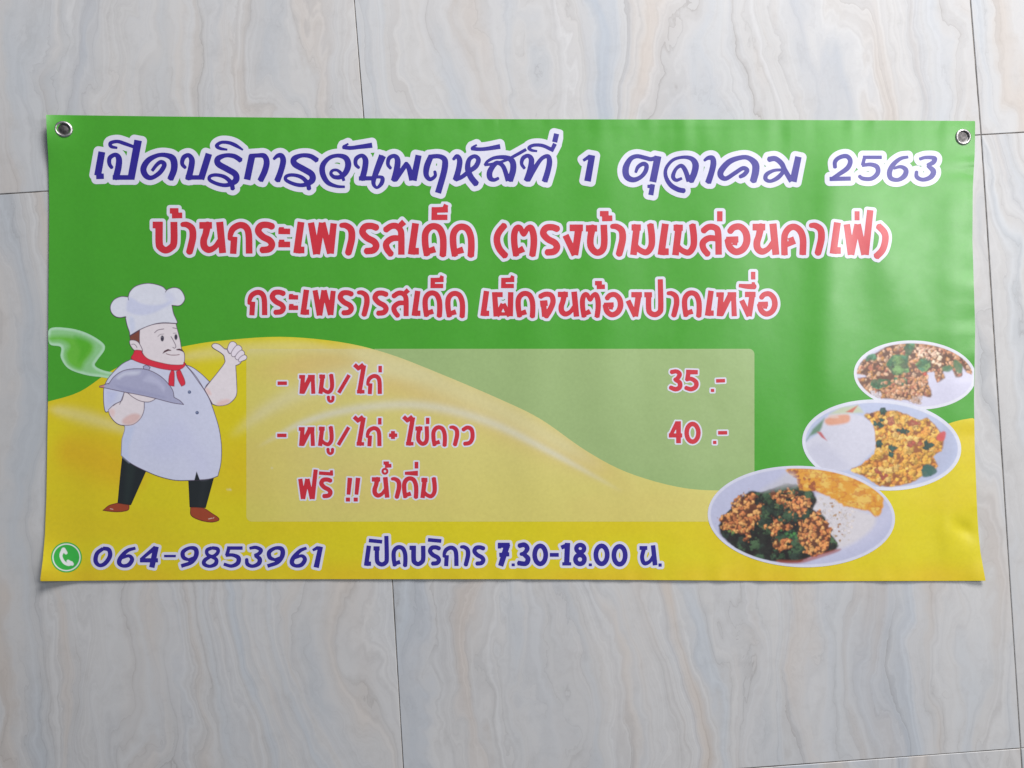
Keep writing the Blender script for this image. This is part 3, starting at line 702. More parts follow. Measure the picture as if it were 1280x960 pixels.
# ------------------------------------------------------------------ painted pictures
class Paint:
    def __init__(self, box, step=0.5, bgc=(0.05, 0.03, 0.03)):
        self.box = box; self.step = step; self.X, self.Y = grid(box, step)
        self.c = np.ones(self.X.shape + (3,)) * np.array(bgc); self.m = np.full(self.X.shape, 9.0)
    def blend(self, sd, colr, alpha=1.0, soft=0.35, union=False):
        k = np.clip(0.5 - sd / (2 * soft), 0, 1) * alpha
        self.c = self.c * (1 - k[..., None]) + np.asarray(colr, float) * k[..., None]
        if union: self.m = np.minimum(self.m, sd)
    def sub(self, P, pad):
        P = np.asarray(P)[:, :2]; x0, y0 = self.box[:2]; s = self.step
        i0 = max(0, int((P[:, 0].min() - pad - x0) / s)); i1 = min(self.X.shape[1], int((P[:, 0].max() + pad - x0) / s) + 2)
        j0 = max(0, int((P[:, 1].min() - pad - y0) / s)); j1 = min(self.X.shape[0], int((P[:, 1].max() + pad - y0) / s) + 2)
        return j0, j1, i0, i1
    def fill(self, P, colr, alpha=1.0, soft=0.35, union=False, clip=None):
        sd = poly_sd(self.box, self.step, P)
        if clip is not None: sd = np.maximum(sd, clip)
        self.blend(sd, colr, alpha, soft, union); return sd
    def line(self, P, w, colr, alpha=1.0, soft=0.35, union=False):
        sd = np.full(self.X.shape, 9.0)
        P = np.array([(p[0], p[1], p[2] if len(p) > 2 else w) for p in P], float)
        stroke_sd(sd, self.box, self.step, P, 'round'); self.blend(sd, colr, alpha, soft, union)
    def blob(self, cx, cy, r, asp, ang, colr, dark, seed=0):
        """one lump of food: lit crumbly top, brown rim"""
        pad = r * 1.6
        j0, j1, i0, i1 = self.sub([(cx, cy)], pad)
        if j1 <= j0 or i1 <= i0: return
        X_ = self.X[j0:j1, i0:i1] - cx; Y_ = self.Y[j0:j1, i0:i1] - cy
        u = (X_ * math.cos(ang) + Y_ * math.sin(ang)) / r; v = (-X_ * math.sin(ang) + Y_ * math.cos(ang)) / (r * asp)
        th = np.arctan2(v, u)
        q = np.hypot(u, v) * (1 + 0.16 * np.sin(3 * th + seed) + 0.10 * np.sin(5 * th + seed * 2.1))
        t = np.clip(q, 0, 1); k = np.clip((1.08 - q) / 0.16, 0, 1)
        cc = np.asarray(colr) * (1 - t[..., None] ** 2.2) + np.asarray(dark) * t[..., None] ** 2.2
        cc = cc * (1 + 0.18 * vnoise(X_ * 1.1 + seed * 9, Y_ * 1.1)[..., None])
        self.c[j0:j1, i0:i1] = self.c[j0:j1, i0:i1] * (1 - k[..., None]) + cc * k[..., None]
    def build(self, name, layer, label, sd=None, clip=None):
        s = self.m if sd is None else sd
        return field_mesh(name, s, self.box, self.step, layer, ink_attr(), colours=self.c, label=label)

def Dp(r, g, b, k=0.66): return np.minimum(lin((r, g, b)) / k, 0.93)      # printed colour from its look on the shaded left
LINE = Dp(75, 55, 75)
def sc(s, ox, oy, k): return [(ox + float(t.split(',')[0]) * k, oy + float(t.split(',')[1]) * k) for t in s.split()]
p = Paint((124, 350, 312, 658))
k9 = 140 / 1280.0
def c1(s): return sc(s, 110, 345, k9)
def c2(s): return sc(s, 110, 440, k9)
def c3(s): return sc(s, 190, 400, k9)
def c4(s): return sc(s, 120, 500, 1 / 6.0)
def shape(P, colr, closed=True, lw=0.8, lc=None, smooth=True):
    P = smooth_pts(P, True) if smooth else np.array(P)
    sd = p.fill(P, colr, union=True)
    p.m = np.minimum(p.m, sd - lw / 2)
    p.line(np.vstack([P, P[:1]]), lw, LINE if lc is None else lc)
    return sd
JACK = Dp(184, 186, 216); SKIN = Dp(203, 194, 198); SCARF = Dp(196, 42, 60); STEEL = Dp(152, 152, 178); PANT = Dp(26, 30, 32); SHOE = Dp(138, 58, 32)
# shoes and trousers
shape(c4("60,822 60,822 100,790 165,772 165,772 250,787 250,787 240,825 160,838 60,828"), SHOE, lc=Dp(95, 35, 20))
shape(c4("710,805 710,805 800,808 870,850 920,885 915,905 860,915 780,900 715,865"), SHOE, lc=Dp(95, 35, 20))
p.line(c4("108,815 128,820"), 0.8, (0.8, 0.6, 0.5)); p.line(c4("845,892 870,886"), 0.9, (0.8, 0.6, 0.5)); p.line(c4("878,888 885,880"), 0.7, (0.8, 0.6, 0.5))
shape(c4("200,425 200,425 380,520 380,520 262,785 262,785 165,772 165,772 185,560"), PANT, lc=Dp(20, 20, 22))
shape(c4("695,590 695,590 885,575 885,575 822,806 822,806 705,800 705,800 700,690"), PANT, lc=Dp(20, 20, 22))
p.fill(c4("230,440 300,480 250,775 210,775"), Dp(34, 44, 42), 0.6, 3); p.fill(c4("790,600 840,600 800,800 770,800"), Dp(34, 38, 40), 0.6, 3)
# raised right arm (picture right) and fist
shape(c3("830,440 830,490 750,600 665,705 600,790 600,790 690,960 690,960 760,980 860,965 930,915 968,850 970,740 958,520 958,520 985,510 1010,495 1020,475 1000,440 900,340 870,330 830,330 830,330 770,280 715,268 685,290 700,320 780,370 820,405"), SKIN)
for s in ("890,385 865,355 870,300 895,255 935,248 968,275 960,310 925,355", "925,420 905,385 925,340 965,292 1000,290 1028,320 1020,350 975,400", "975,455 950,425 985,370 1025,345 1055,365 1055,400 1020,440",
          "1000,480 990,450 1020,415 1060,398 1085,420 1075,450 1030,470"):
    shape(c3(s), Dp(212, 196, 208), lw=0.7)
p.line(smooth_pts([q + (0,) for q in c3("830,330 865,345 890,385")])[:, :2], 0.6, LINE)
p.fill(smooth_pts([q + (0,) for q in c3("740,960 780,920 860,905 900,925 850,965 760,985")], True), Dp(205, 165, 160), 0.7, 2.0)
p.fill(smooth_pts([q + (0,) for q in c3("610,780 650,790 680,850 640,850")], True), Dp(205, 165, 160), 0.6, 1.5)
# jacket sleeve on the right, then the body
shape(c3("385,510 385,510 470,545 570,620 660,708 660,708 625,745 600,792 600,792 560,800 400,600"), JACK)
body = shape(c2("490,85 400,130 320,200 240,290 200,360 180,430 180,560 190,650 205,686 230,680 230,680 330,740 420,850 400,960") +
             c4("195,300 190,415 190,415 270,480 380,535 480,575 600,602 730,602 730,602 850,592 915,570 915,570 938,470 942,350 925,220 890,100 850,-10") + c3("600,800 500,640 390,515 385,500 300,520 150,520 0,480"), JACK)
# shading on the coat
p.fill(c4("195,300 190,415 250,465 245,360 290,200 220,200"), Dp(172, 180, 215), 0.8, 2.5, clip=body)
p.fill(smooth_pts([q + (0,) for q in c4("440,250 600,180 680,300 560,420 430,400 380,330")], True), Dp(174, 177, 206), 0.4, 12, clip=body)
p.fill(smooth_pts([q + (0,) for q in c4("620,180 760,330 860,480 800,560 700,440")], True), Dp(180, 181, 214), 0.5, 9, clip=body)
p.fill(c2("200,430 340,460 300,560 215,640"), Dp(165, 170, 208), 0.55, 3, clip=body)
p.fill(c4("755,535 780,600 738,602"), PANT)
p.line(c3("385,515 450,590 520,690 600,800 640,870 690,955"), 0.8, LINE)
for s in ("1160,458", "1248,693"):
    q = c2(s)[0]; p.blend(np.hypot(p.X - q[0], p.Y - q[1]) - 2.1, Dp(70, 78, 110)); p.blend(np.hypot(p.X - q[0] + .3, p.Y - q[1] + .3) - 1.0, Dp(120, 130, 160))
# forearm under the tray
shape(c2("415,455 400,520 380,560 300,600 235,660 235,660 250,720 300,790 360,830 430,838 520,825 600,760 640,670 645,570 645,570 600,520 460,470"), SKIN)
p.fill(smooth_pts([q + (0,) for q in c2("400,770 480,715 560,705 600,740 540,810 460,832 400,815")], True), Dp(196, 160, 155), 0.8, 1.8)
p.fill(smooth_pts([q + (0,) for q in c2("240,670 290,650 310,690 290,740 265,730")], True), Dp(206, 172, 168), 0.7, 1.8)
shape(c2("455,468 520,520 600,560 690,572 750,550 775,530 775,530 600,480"), Dp(212, 196, 200))
p.line(c2("415,465 395,515 375,570 362,598"), 0.7, LINE); p.line(c2("375,565 330,585 290,615"), 0.6, LINE)
# tray cover
shape(c2("632,165 632,165 640,205 668,230 695,210 712,175 712,175 670,150"), STEEL)
shape(c2("115,395 115,395 190,372 230,358 240,360 300,280 400,215 520,192 640,195 740,225 840,285 920,365 970,440 985,518 985,518 1050,555 1095,600 1095,600 960,580 760,528 540,480 400,455 200,412 115,397"), STEEL)
p.fill(smooth_pts([q + (0,) for q in c2("330,290 400,235 500,215 600,220 560,260 420,270 360,310")], True), Dp(188, 190, 216), 0.75, 2)
p.fill(smooth_pts([q + (0,) for q in c2("700,260 800,310 880,400 860,450 800,380 640,330")], True), Dp(172, 172, 196), 0.7, 2.2)
p.fill(smooth_pts([q + (0,) for q in c2("320,380 520,420 760,480 900,520 700,500 420,440")], True), Dp(138, 138, 168), 0.6, 2)
p.fill(c2("125,394 190,378 180,405"), Dp(200, 110, 70), 0.8, 0.6)
# face
shape(c1("590,615 590,615 700,565 850,540 1005,545 1005,545 1030,640 1055,740 1070,830 1100,880 1105,950 1095,1010 1060,1035 950,1035 800,1010 680,950 620,870 590,770"), SKIN)
p.fill(smooth_pts([q + (0,) for q in c1("640,880 700,940 800,990 900,1010 760,1010 660,950")], True), Dp(214, 180, 172), 0.7, 2)
shape(c1("480,690 480,690 560,640 592,620 592,620 588,700 592,770 592,770 560,745 490,735"), Dp(112, 62, 48), lw=0.5)
shape(c1("475,745 500,732 550,740 590,775 625,860 570,868 520,840 485,790"), SKIN)
p.line(smooth_pts([q + (0,) for q in c1("500,782 530,780 555,805 560,820")])[:, :2], 0.7, LINE)
p.line(smooth_pts([q + (0,) for q in c1("762,648 800,618 868,605")])[:, :2], 0.8, LINE); p.line(c1("970,592 1012,600"), 0.8, LINE)
p.line(smooth_pts([q + (0,) for q in c1("800,692 825,670 865,663")])[:, :2], 0.6, LINE, 0.8); p.line(c1("975,655 1010,652"), 0.6, LINE, 0.8)
for s, rx, ry in (("850,714", 2.1, 3.7), ("1006,698", 1.9, 3.6)):
    q = c1(s)[0]; p.blend((np.hypot((p.X - q[0]) / rx, (p.Y - q[1]) / ry) - 1) * rx, Dp(58, 52, 66))
q = c1("846,700")[0]; p.blend(np.hypot(p.X - q[0], p.Y - q[1]) - 0.6, Dp(140, 140, 150), 0.8)
p.line(smooth_pts([q + (0,) for q in c1("950,692 975,735 1005,800 990,825 970,815")])[:, :2], 0.75, LINE)
for s in ("855,885,.5 880,862,2.2 915,846,2.4 948,850,1.0", "1015,842,1.2 1045,840,2.3 1075,850,2.2 1092,868,.6"):
    p.line([tuple([c1(t)[0][0], c1(t)[0][1], float(t.split(',')[2])]) for t in s.split()], 1, Dp(72, 40, 50))
p.line(smooth_pts([q + (0,) for q in c1("895,888 940,902 1000,904 1045,898")])[:, :2], 0.8, Dp(95, 50, 60))
# neckerchief
shape(c2("520,20 495,70 560,110 700,155 830,190 950,208 1020,210 1080,185 1112,150 1108,125 1095,120 1080,145 950,145 820,120 700,85 640,40 615,0 615,-15 540,-20"), SCARF, lw=0.7, lc=Dp(120, 25, 40))
shape(c2("955,205 955,205 930,270 922,350 930,380 985,392 985,392 988,300 985,225"), SCARF, lw=0.7, lc=Dp(120, 25, 40))
shape(c2("1010,225 1010,225 1020,290 1045,350 1070,392 1070,392 1108,370 1105,320 1075,250 1050,205"), SCARF, lw=0.7, lc=Dp(120, 25, 40))
# hat
HAT = Dp(194, 195, 220)
shape(c1("430,480 430,480 450,570 475,640 478,682 478,682 600,610 740,555 860,535 1015,542 1015,542 1020,520 980,430 960,335 960,335 1040,340 1085,310 1108,260 1090,200 1050,150 990,132 930,145 898,165 898,165 850,120 740,88 640,88 540,120 480,180 460,240 460,240 380,235 300,270 258,340 265,410 310,460 370,475 430,465"), HAT, lw=0.9)
p.fill(smooth_pts([q + (0,) for q in c1("465,250 520,260 600,310 720,332 850,322 950,270 960,310 860,370 740,425 620,448 500,430 440,380")], True), Dp(178, 181, 204), 0.85, 1.8)
p.fill(smooth_pts([q + (0,) for q in c1("900,180 960,200 1000,280 940,290 880,240")], True), Dp(184, 186, 214), 0.7, 3)
p.fill(smooth_pts([q + (0,) for q in c1("470,480 520,480 540,600 490,640")], True), Dp(178, 184, 214), 0.7, 2)
p.line(c1("458,238 465,275"), 0.7, LINE); p.line(c1("898,165 885,185"), 0.7, LINE)
p.build('chef_picture', 4, 'printed cartoon chef in white with tall hat and red neckerchief, thumb raised, holding a domed tray')

# ---- steam ribbon left of the chef
p = Paint((54, 402, 170, 482), bgc=GREEN)
ST = [(62, 414), (80, 411), (105, 416), (126, 428), (130, 440), (122, 452), (120, 458), (135, 466), (160, 470), (164, 476), (140, 478), (112, 474), (98, 462), (97, 450), (104, 438), (98, 428), (80, 426), (62, 424)]
ssd = p.fill(smooth_pts([q + (0,) for q in [(62, 411), (85, 410), (108, 416), (128, 428), (131, 437), (122, 450), (119, 457), (130, 463), (150, 467), (160, 470), (156, 477), (130, 472), (108, 469), (86, 461), (76, 447), (76, 434), (62, 430)]], True), Dp(132, 182, 128), 0.9, 1.6)
p.blend(np.abs(ssd + 1.4) - 1.6, Dp(175, 205, 185), 0.7, 1.8)
p.fill(smooth_pts([q + (0,) for q in [(62, 421), (84, 420), (104, 424), (116, 430), (116, 440), (107, 452), (100, 462), (86, 455), (82, 442), (86, 432), (76, 426), (62, 426)]], True), Dp(92, 165, 50), 1.0, 3.5)
p.fill(smooth_pts([q + (0,) for q in [(94, 420), (110, 426), (113, 436), (104, 448), (98, 452), (100, 438), (96, 428)]], True), Dp(70, 155, 25), 0.7, 3)
p.build('steam_print', 3, 'pale curl of printed steam over the green left of the chef', sd=np.maximum(ssd, poly_sd(p.box, .5, OUT)))

# ---- phone symbol
p = Paint((60, 674, 106, 720), bgc=Dp(42, 140, 52, .52))
r = np.hypot(p.X - 83.2, (p.Y - 696.6) * 1.02)
p.blend(np.abs(r - 16.9) - 0.75, Dp(190, 225, 195, .52))
p.line(smooth_pts(parse("186,240,32 168,285,24 190,335,24 225,355,24 250,345,32", 50, 650, G6)), 3, Dp(195, 215, 215, .52))
p.line(parse("190,235,30 208,262,26", 50, 650, G6), 3, Dp(195, 215, 215, .52)); p.line(parse("226,330,26 258,352,26", 50, 650, G6), 3, Dp(195, 215, 215, .52))
p.build('phone_symbol', 3, 'round green symbol with a white telephone handset', sd=r - 19.3)

# ---- dishes
def ell(P_, cx, cy, rx, ry, ang=0.0):
    c, s = math.cos(ang), math.sin(ang); X_ = P_.X - cx; Y_ = P_.Y - cy
    u = (X_ * c + Y_ * s) / rx; v = (-X_ * s + Y_ * c) / ry; q = np.hypot(u, v)
    g = np.hypot(u / rx, v / ry) / np.maximum(q, 1e-6)
    return (q - 1) / np.maximum(g, 1e-6)
def scatter(p, region, n, rmin, rmax, cols, dark, seed, wgt=None):
    r = np.random.default_rng(seed); P_ = np.asarray(region)
    x0, y0 = P_[:, 0].min(), P_[:, 1].min(); x1, y1 = P_[:, 0].max(), P_[:, 1].max(); k = 0; t = 0
    while k < n and t < n * 30:
        t += 1; x, y = r.uniform(x0, x1), r.uniform(y0, y1)
        ins = False
        for i in range(len(P_)):
            a, b = P_[i], P_[(i + 1) % len(P_)]
            if (a[1] > y) != (b[1] > y) and x < (b[0] - a[0]) * (y - a[1]) / (b[1] - a[1]) + a[0]: ins = not ins
        if not ins: continue
        k += 1; c = np.array(cols[r.integers(len(cols))]) * r.uniform(0.8, 1.15)
        p.blob(x, y, r.uniform(rmin, rmax), r.uniform(0.6, 1), r.uniform(0, 3), c, np.array(dark) * r.uniform(0.7, 1.3), r.uniform(0, 6))
def leaves(p, region, n, rmin, rmax, cols, dark, seed):
    scatter(p, region, n, rmin, rmax, cols, dark, seed)
def crumb(p, region, cell, cols, dark, seed, keep=1.0, rag=2.0, passes=3):
    """heaped crumbs of minced meat: three overlapping scatterings of uneven lumps lit from the upper left of the print"""
    j0, j1, i0, i1 = p.sub(region, rag + 3); P0 = p
    class V: pass
    p = V(); p.X = P0.X[j0:j1, i0:i1]; p.Y = P0.Y[j0:j1, i0:i1]; p.c = P0.c[j0:j1, i0:i1]; p.step = P0.step
    p.box = (p.X[0, 0], p.Y[0, 0], p.X[0, -1], p.Y[-1, 0])
    sd = poly_sd(p.box, p.step, region)[:p.X.shape[0], :p.X.shape[1]] + rag * fbm(p.X / 5.0 + seed, p.Y / 5.0, 3)
    cols = np.array(cols)
    base = np.array(dark) * (1 + 0.4 * fbm(p.X / 4.0, p.Y / 4.0 + seed, 3))[..., None]
    k = (np.clip(0.5 - sd / 1.4, 0, 1) * (0.9 if keep > 0.8 else 0.0))[..., None]
    p.c = p.c * (1 - k) + base * k
    n = 128
    for ps in range(passes):
        r = np.random.default_rng(seed * 10 + ps); cl = cell * (1.15 - 0.15 * ps)
        jx, jy, cv, cu, cr = (r.random((n, n)) for _ in range(5))
        wx = p.X + cell * 0.45 * fbm(p.X / 3.0 + 5 + seed, p.Y / 3.0 + ps, 3); wy = p.Y + cell * 0.45 * fbm(p.X / 3.0 + 50 + ps, p.Y / 3.0 + seed, 3)
        u = wx / cl + 0.37 * ps; v = wy / cl + 0.61 * ps; iu = np.floor(u).astype(int); iv = np.floor(v).astype(int)
        for a in (-1, 0, 1):
            for b in (-1, 0, 1):
                gx_ = (iu + a) % n; gy_ = (iv + b) % n
                dx = u - (iu + a + jx[gy_, gx_]); dy = v - (iv + b + jy[gy_, gx_])
                R_ = 0.36 + 0.26 * cr[gy_, gx_]
                q = np.hypot(dx, dy) / R_
                al = np.clip((1.0 - q) / 0.30, 0, 1) * np.where(cu[gy_, gx_] < keep * 0.62, 1.0, 0.0) * np.clip(0.5 - sd / 1.4, 0, 1)
                cc = cols[np.minimum((cv[gy_, gx_] * len(cols)).astype(int), len(cols) - 1)]
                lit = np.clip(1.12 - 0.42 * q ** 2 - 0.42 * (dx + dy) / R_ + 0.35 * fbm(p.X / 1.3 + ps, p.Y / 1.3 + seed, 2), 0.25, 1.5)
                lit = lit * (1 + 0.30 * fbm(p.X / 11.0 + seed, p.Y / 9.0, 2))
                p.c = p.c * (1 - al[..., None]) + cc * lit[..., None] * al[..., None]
    P0.c[j0:j1, i0:i1] = p.c
def soften(p, n=1):
    for _ in range(n):
        c = p.c
        c = (np.roll(c, 1, 0) + 2 * c + np.roll(c, -1, 0)) / 4
        p.c = (np.roll(c, 1, 1) + 2 * c + np.roll(c, -1, 1)) / 4
def wobble(P_, amp=1.0, seed=0):
    P_ = smooth_pts([tuple(q[:2]) + (0,) for q in P_], True)[:, :2]; r = np.random.default_rng(seed)
    return P_ + r.normal(0, amp * 0.5, P_.shape)
PW = (0.74, 0.73, 0.84)
# top dish
p = Paint((1062, 422, 1224, 518), bgc=PW); kd = 180 / 1280.0
def d1(s): return sc(s, 1055, 410, kd)
E1 = ell(p, 1143.5, 468.8, 76.3, 43.2, 0.045)
Ei = E1 + 3.6
p.blend(Ei, (0.70, 0.68, 0.84), 1, 0.8)
food = d1("120,360 160,300 300,210 420,150 640,130 800,150 900,180 1000,220 1110,310 1150,370 1130,410 1080,380 1050,340 1050,420 990,430 960,360 880,390 890,440 830,480 800,390 740,400 745,500 775,560 770,610 690,600 650,600 690,670 640,665 560,640 330,620 300,560 240,600 150,500 120,450 210,440 200,420 110,400")
p.fill(wobble(food, 1), (0.20, 0.10, 0.06), 1, 1.2)
TAN = [(0.70, 0.36, 0.19), (0.62, 0.28, 0.14), (0.76, 0.48, 0.31), (0.56, 0.26, 0.08), (0.42, 0.14, 0.08)]
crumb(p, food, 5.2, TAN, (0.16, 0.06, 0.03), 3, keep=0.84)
GR = [(0.07, 0.24, 0.12), (0.05, 0.17, 0.07), (0.10, 0.30, 0.16), (0.16, 0.30, 0.10)]
for s, n in (("390,300 460,240 560,250 580,330 570,390 450,420 390,360", 15), ("540,150 620,140 610,220 550,240", 6), ("200,260 270,220 280,280 200,300", 5), ("640,330 740,260 770,340 700,390", 8), ("240,480 350,450 450,490 400,520 260,530", 8), ("440,450 540,450 560,500 470,500", 4)):
    crumb(p, smooth_pts([q + (0,) for q in d1(s)], True), 13.0, GR, (0.04, 0.13, 0.06), n, rag=2.5, passes=2)
crumb(p, d1("330,480 700,420 740,600 330,600"), 5.0, TAN, (0.30, 0.12, 0.06), 9, keep=0.7)
crumb(p, d1("640,160 880,180 860,340 640,240"), 5.5, [(0.86, 0.58, 0.42), (0.85, 0.64, 0.46), (0.76, 0.42, 0.30)], (0.4, 0.16, 0.10), 19, keep=0.8)
for s in ("990,280 1050,330 1040,400 1000,390 970,320", "870,350 930,330 970,355 930,390 880,380"): p.fill(smooth_pts([q + (0,) for q in d1(s)], True), (0.08, 0.22, 0.10), 0.9, 1.0)
scatter(p, d1("560,150 600,150 590,200 560,200"), 3, 2, 3, GR, (0.03, 0.1, 0.05), 2)
scatter(p, d1("230,560 320,550 330,620 260,620"), 22, 1.0, 2.0, [(0.80, 0.74, 0.78), (0.7, 0.62, 0.66)], (0.5, 0.4, 0.42), 4)
scatter(p, d1("680,410 740,400 720,440 690,430"), 3, 1.6, 2.4, [(0.75, 0.12, 0.06)], (0.4, 0.06, 0.03), 5)
scatter(p, d1("560,620 690,600 690,680 600,660"), 24, 0.9, 1.9, [(0.80, 0.68, 0.66), (0.66, 0.44, 0.34)], (0.4, 0.25, 0.2), 6)
soften(p, 2); p.blend(-(Ei), (0.80, 0.80, 0.88), 1, 0.7)
p.build('dish_picture', 3, 'smallest and topmost of the three printed dishes, brown minced meat with leaves and rice', sd=np.maximum(E1, poly_sd(p.box, .5, OUT) + .6))
# middle dish
p = Paint((998, 492, 1206, 620), bgc=PW); kd2 = 220 / 1280.0
def d2(s): return sc(s, 990, 490, kd2)
E2 = ell(p, 1102.0, 556.2, 99.5, 56.6, 0.075)
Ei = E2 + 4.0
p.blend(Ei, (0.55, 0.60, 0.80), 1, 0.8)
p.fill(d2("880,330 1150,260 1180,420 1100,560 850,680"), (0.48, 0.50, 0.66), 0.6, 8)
p.fill(smooth_pts([q + (0,) for q in d2("100,370 190,300 230,200 300,160 420,155 540,190 600,280 615,390 540,480 430,560 300,570 170,540 110,460")], True), (0.72, 0.71, 0.82), 1, 1.6)
p.fill(smooth_pts([q + (0,) for q in d2("110,400 220,380 420,540 300,575 170,545")], True), (0.58, 0.58, 0.72), 0.55, 6)
p.fill(smooth_pts([q + (0,) for q in d2("240,200 320,170 410,165 415,215 350,235 260,240")], True), (0.82, 0.36, 0.20), 0.9, 1.6)
p.fill(smooth_pts([q + (0,) for q in d2("265,170 310,165 340,185 290,190")], True), (0.82, 0.62, 0.55), 0.8, 1)
p.fill(d2("100,360 150,270 235,190 215,260 200,290 130,320"), (0.10, 0.25, 0.10), 0.85, 1.5)
p.fill(d2("270,160 360,110 480,95 520,150 400,155 330,160"), (0.60, 0.66, 0.38), 0.8, 1.6)
p.fill(d2("390,145 480,95 440,150"), (0.66, 0.12, 0.08), 0.9, 0.8); p.fill(d2("180,290 210,290 255,355 215,330"), (0.6, 0.10, 0.10), 0.9, 0.8)
food = d2("530,170 640,140 760,140 860,180 930,210 980,190 1060,270 1100,340 1090,420 1020,470 1060,540 960,600 860,660 720,690 640,680 540,620 430,570 520,520 600,450 615,370 590,240")
p.fill(wobble(food, 1, 2), (0.42, 0.16, 0.05), 1, 1.3)
YEL = [(0.82, 0.46, 0.07), (0.80, 0.40, 0.06), (0.84, 0.52, 0.13), (0.76, 0.34, 0.06), (0.68, 0.26, 0.05)]
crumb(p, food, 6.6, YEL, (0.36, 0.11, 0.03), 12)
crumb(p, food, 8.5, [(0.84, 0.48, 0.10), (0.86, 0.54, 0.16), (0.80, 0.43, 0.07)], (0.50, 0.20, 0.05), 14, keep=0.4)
DG = [(0.03, 0.09, 0.07), (0.04, 0.13, 0.10)]
for s in ("580,210 660,200 650,250 600,250", "750,260 860,265 850,300 760,290", "700,400 750,400 745,480 715,490", "960,370 1050,370 990,400 980,430", "950,540 1040,530 1050,580 950,610", "640,125 670,130 660,160", "615,360 640,370 630,400"):
    leaves(p, d2(s), 5, 2.2, 4.2, DG, (0.02, 0.04, 0.03), len(s))
p.fill(smooth_pts([q + (0,) for q in d2("950,545 1000,525 1055,575 1010,610 950,615")], True), (0.05, 0.15, 0.12), 0.95, 0.9)
for s in ("580,560 650,540 690,600 640,660 600,640", "840,350 930,370 930,410 850,390", "690,180 760,170 770,250 720,250", "860,215 930,215 930,240 870,240"): scatter(p, d2(s), 7, 1.8, 3.6, [(0.60, 0.13, 0.08), (0.55, 0.20, 0.10)], (0.3, 0.07, 0.04), len(s) + 1)
p.fill(smooth_pts([q + (0,) for q in d2("1060,310 1100,285 1118,300 1105,350 1070,355 1050,340")], True), (0.72, 0.10, 0.10), 0.95, 0.9)
scatter(p, d2("560,160 590,160 590,190"), 3, 1.5, 2.5, [(0.25, 0.08, 0.06)], (0.1, 0.04, 0.03), 5)
soften(p, 2); p.blend(-(Ei), (0.78, 0.79, 0.90), 1, 0.7)
p.build('dish_picture', 4, 'middle one of the three printed dishes, yellow stir-fry beside a mound of white rice', sd=np.maximum(E2, poly_sd(p.box, .5, OUT)))
# large dish
p = Paint((880, 576, 1124, 716), bgc=PW); kd3 = 260 / 1280.0
def d3(s): return sc(s, 870, 570, kd3)
E3 = ell(p, 1001.6, 645.6, 117.0, 63.3, 0.035)
Ei = E3 + 3.2
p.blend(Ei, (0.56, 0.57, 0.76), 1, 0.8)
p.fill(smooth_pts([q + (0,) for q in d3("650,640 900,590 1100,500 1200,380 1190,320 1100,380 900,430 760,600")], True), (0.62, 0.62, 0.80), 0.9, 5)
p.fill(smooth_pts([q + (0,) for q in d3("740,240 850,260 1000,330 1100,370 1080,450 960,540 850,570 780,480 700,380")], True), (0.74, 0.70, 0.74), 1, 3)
scatter(p, d3("740,240 850,260 980,330 960,450 940,540 850,560 800,480 720,330"), 150, 0.9, 2.0, [(0.80, 0.76, 0.80), (0.74, 0.70, 0.74), (0.78, 0.70, 0.64)], (0.62, 0.54, 0.54), 31)
scatter(p, d3("820,280 880,280 900,420 920,530 840,540 860,420"), 16, 1.0, 1.8, [(0.62, 0.44, 0.22), (0.5, 0.3, 0.18), (0.45, 0.16, 0.08)], (0.4, 0.26, 0.14), 32)
food = d3("140,430 190,350 260,290 300,240 340,215 400,225 470,200 560,170 630,180 700,200 740,270 720,330 790,380 820,470 870,540 850,580 700,620 640,650 520,650 380,630 250,570 170,500")
p.fill(wobble(food, 1.2, 4), (0.035, 0.018, 0.014), 1, 1.4)
ORA = [(0.78, 0.33, 0.10), (0.72, 0.28, 0.09), (0.82, 0.42, 0.14), (0.62, 0.20, 0.07)]
DK = [(0.03, 0.07, 0.04), (0.05, 0.10, 0.05), (0.07, 0.13, 0.06), (0.03, 0.05, 0.035)]
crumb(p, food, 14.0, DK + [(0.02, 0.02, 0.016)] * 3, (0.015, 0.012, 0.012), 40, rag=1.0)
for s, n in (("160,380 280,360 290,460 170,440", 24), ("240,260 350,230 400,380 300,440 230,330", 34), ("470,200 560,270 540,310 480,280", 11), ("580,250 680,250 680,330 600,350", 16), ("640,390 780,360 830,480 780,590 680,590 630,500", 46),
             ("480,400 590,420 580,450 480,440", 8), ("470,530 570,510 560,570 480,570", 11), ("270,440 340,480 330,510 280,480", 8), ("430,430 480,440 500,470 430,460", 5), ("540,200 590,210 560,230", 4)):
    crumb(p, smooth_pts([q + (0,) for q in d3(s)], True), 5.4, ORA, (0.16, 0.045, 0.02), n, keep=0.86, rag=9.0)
scatter(p, d3("390,270 560,280 560,380 420,370"), 12, 2.2, 4.0, DK, (0.02, 0.03, 0.02), 42)
scatter(p, d3("520,450 600,470 620,500 540,510"), 8, 1.4, 2.6, [(0.10, 0.34, 0.08), (0.08, 0.26, 0.08)], (0.04, 0.12, 0.04), 43)
scatter(p, d3("200,455 240,460 230,480 210,480"), 2, 1.8, 2.6, [(0.20, 0.30, 0.08)], (0.06, 0.12, 0.04), 44)
p.fill(smooth_pts([q + (0,) for q in d3("500,640 640,640 760,600 880,570 870,590 720,640 640,660 520,660")], True), (0.40, 0.07, 0.04), 0.7, 1.2)
egg = d3("555,80 700,72 850,85 960,115 1060,165 1140,230 1150,290 1135,350 1100,375 1060,340 960,320 880,290 800,240 720,215 640,205 620,140")
p.fill(wobble(egg, 1.4, 8), (0.80, 0.36, 0.035), 1, 1.0)
sdE = poly_sd(p.box, .5, egg)
n1 = fbm(p.X / 7.0, p.Y / 4.0, 4)
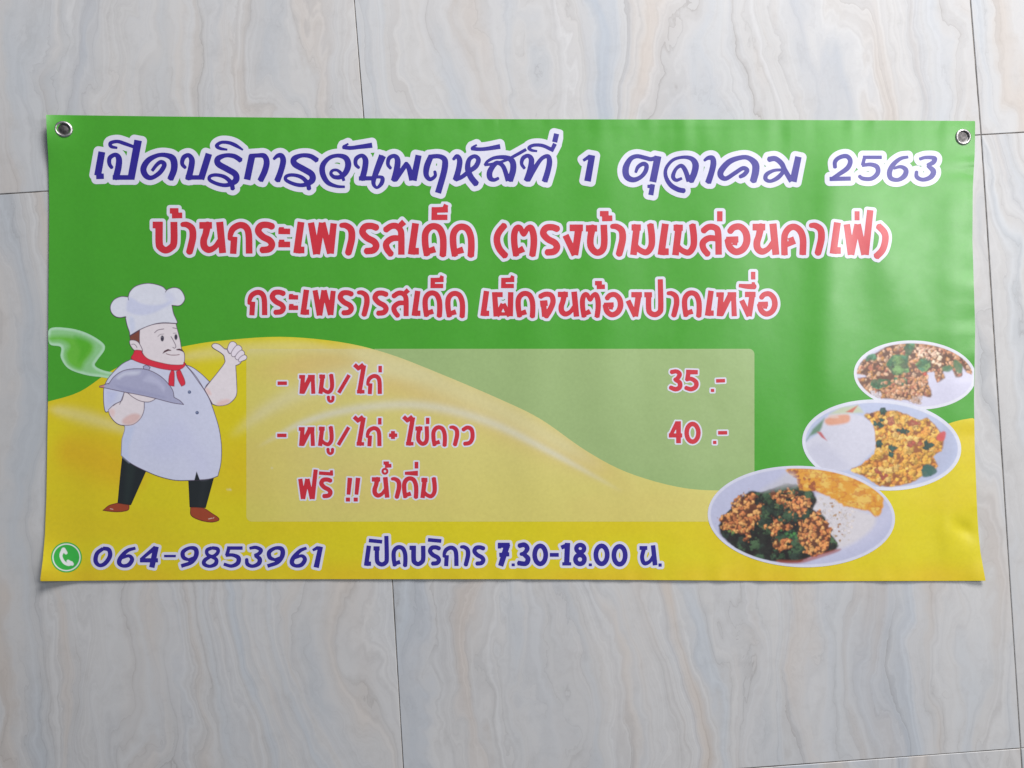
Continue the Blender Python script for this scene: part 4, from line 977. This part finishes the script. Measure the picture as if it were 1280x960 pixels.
p.blend(np.maximum(sdE + 2, -(n1 - 0.12) * 8), (0.88, 0.58, 0.12), 0.9, 1.2)
p.blend(np.maximum(sdE, np.abs(fbm(p.X / 9.0 + 30, p.Y / 6.0, 4)) * 12 - 0.8), (0.60, 0.16, 0.03), 0.85, 0.9)
scatter(p, d3("555,80 640,80 720,150 740,215 640,205 620,140"), 26, 1.4, 3.0, [(0.62, 0.20, 0.05), (0.45, 0.12, 0.04)], (0.3, 0.08, 0.02), 50)
p.fill(smooth_pts([q + (0,) for q in d3("545,110 600,110 620,180 560,190 400,215 500,150")], True), (0.62, 0.60, 0.64), 0.7, 4)
soften(p, 2); p.blend(-(Ei), (0.72, 0.72, 0.86), 1, 0.7)
p.build('dish_picture', 5, 'largest and lowest of the three printed dishes, basil stir-fry with fried egg and rice', sd=np.maximum(E3, poly_sd(p.box, .5, OUT)))

# ------------------------------------------------------------------ grommets
def metal(name, colr, rough):
    m, nt, b = mat(name); b.inputs['Metallic'].default_value = 1.0
    n = nt.nodes.new('ShaderNodeTexNoise'); n.inputs['Scale'].default_value = 420; n.inputs['Detail'].default_value = 4
    tc = nt.nodes.new('ShaderNodeTexCoord'); nt.links.new(tc.outputs['Object'], n.inputs['Vector'])
    r = nt.nodes.new('ShaderNodeValToRGB'); r.color_ramp.elements[0].color = tuple(np.array(colr) * 0.6) + (1,); r.color_ramp.elements[1].color = tuple(colr) + (1,)
    r.color_ramp.elements[0].position = 0.35; r.color_ramp.elements[1].position = 0.55
    nt.links.new(n.outputs[0], r.inputs[0]); nt.links.new(r.outputs[0], b.inputs['Base Color']); b.inputs['Roughness'].default_value = rough
    return m
steel = metal('worn_steel', (0.56, 0.54, 0.53), 0.40); dull = metal('hole_shade_steel', (0.16, 0.15, 0.15), 0.45)  # dark disc closes each grommet hole, its colour standing in for shade inside
def grommet(gx_, gy_, label):
    prof = [(0.4, -0.6), (4.0, -0.8), (6.4, -1.5), (7.0, -1.3), (7.0, -0.4), (7.05, 0.5), (7.4, 1.05), (8.1, 1.3), (9.0, 1.1), (9.8, 0.55), (10.1, 0.02), (10.1, -1.0)]   # radius, height in photo px
    n = 40; V = []; F = []
    z0 = float(Z(gx_, gy_)); k_ = (D - z0) / D
    nx_, ny_, nz_ = normals(np.array([float(gx_)]), np.array([float(gy_)]))[0]
    for r_, h in prof:
        for i in range(n):
            t = 2 * math.pi * i / n; x = r_ * math.cos(t) / PXM; y = r_ * math.sin(t) / PXM
            V.append((x, y, h / PXM + (-(nx_ * x + ny_ * y) / nz_)))
    for a in range(len(prof) - 1):
        for i in range(n): F.append((a * n + i, (a + 1) * n + i, (a + 1) * n + (i + 1) % n, a * n + (i + 1) % n)[::-1])
    o = raw_mesh('grommet', V, F, steel, banner, smooth=True)
    o.data.materials.append(dull)
    for q in range(3 * n): o.data.polygons[q].material_index = 1
    o.location = ((gx_ - 640) / PXM * k_, (480 - gy_) / PXM * k_, z0 + 0.0002)
    o['label'] = label
grommet(*GROM[0], 'dull steel grommet in the top left corner'); grommet(*GROM[1], 'bright steel grommet in the top right corner')
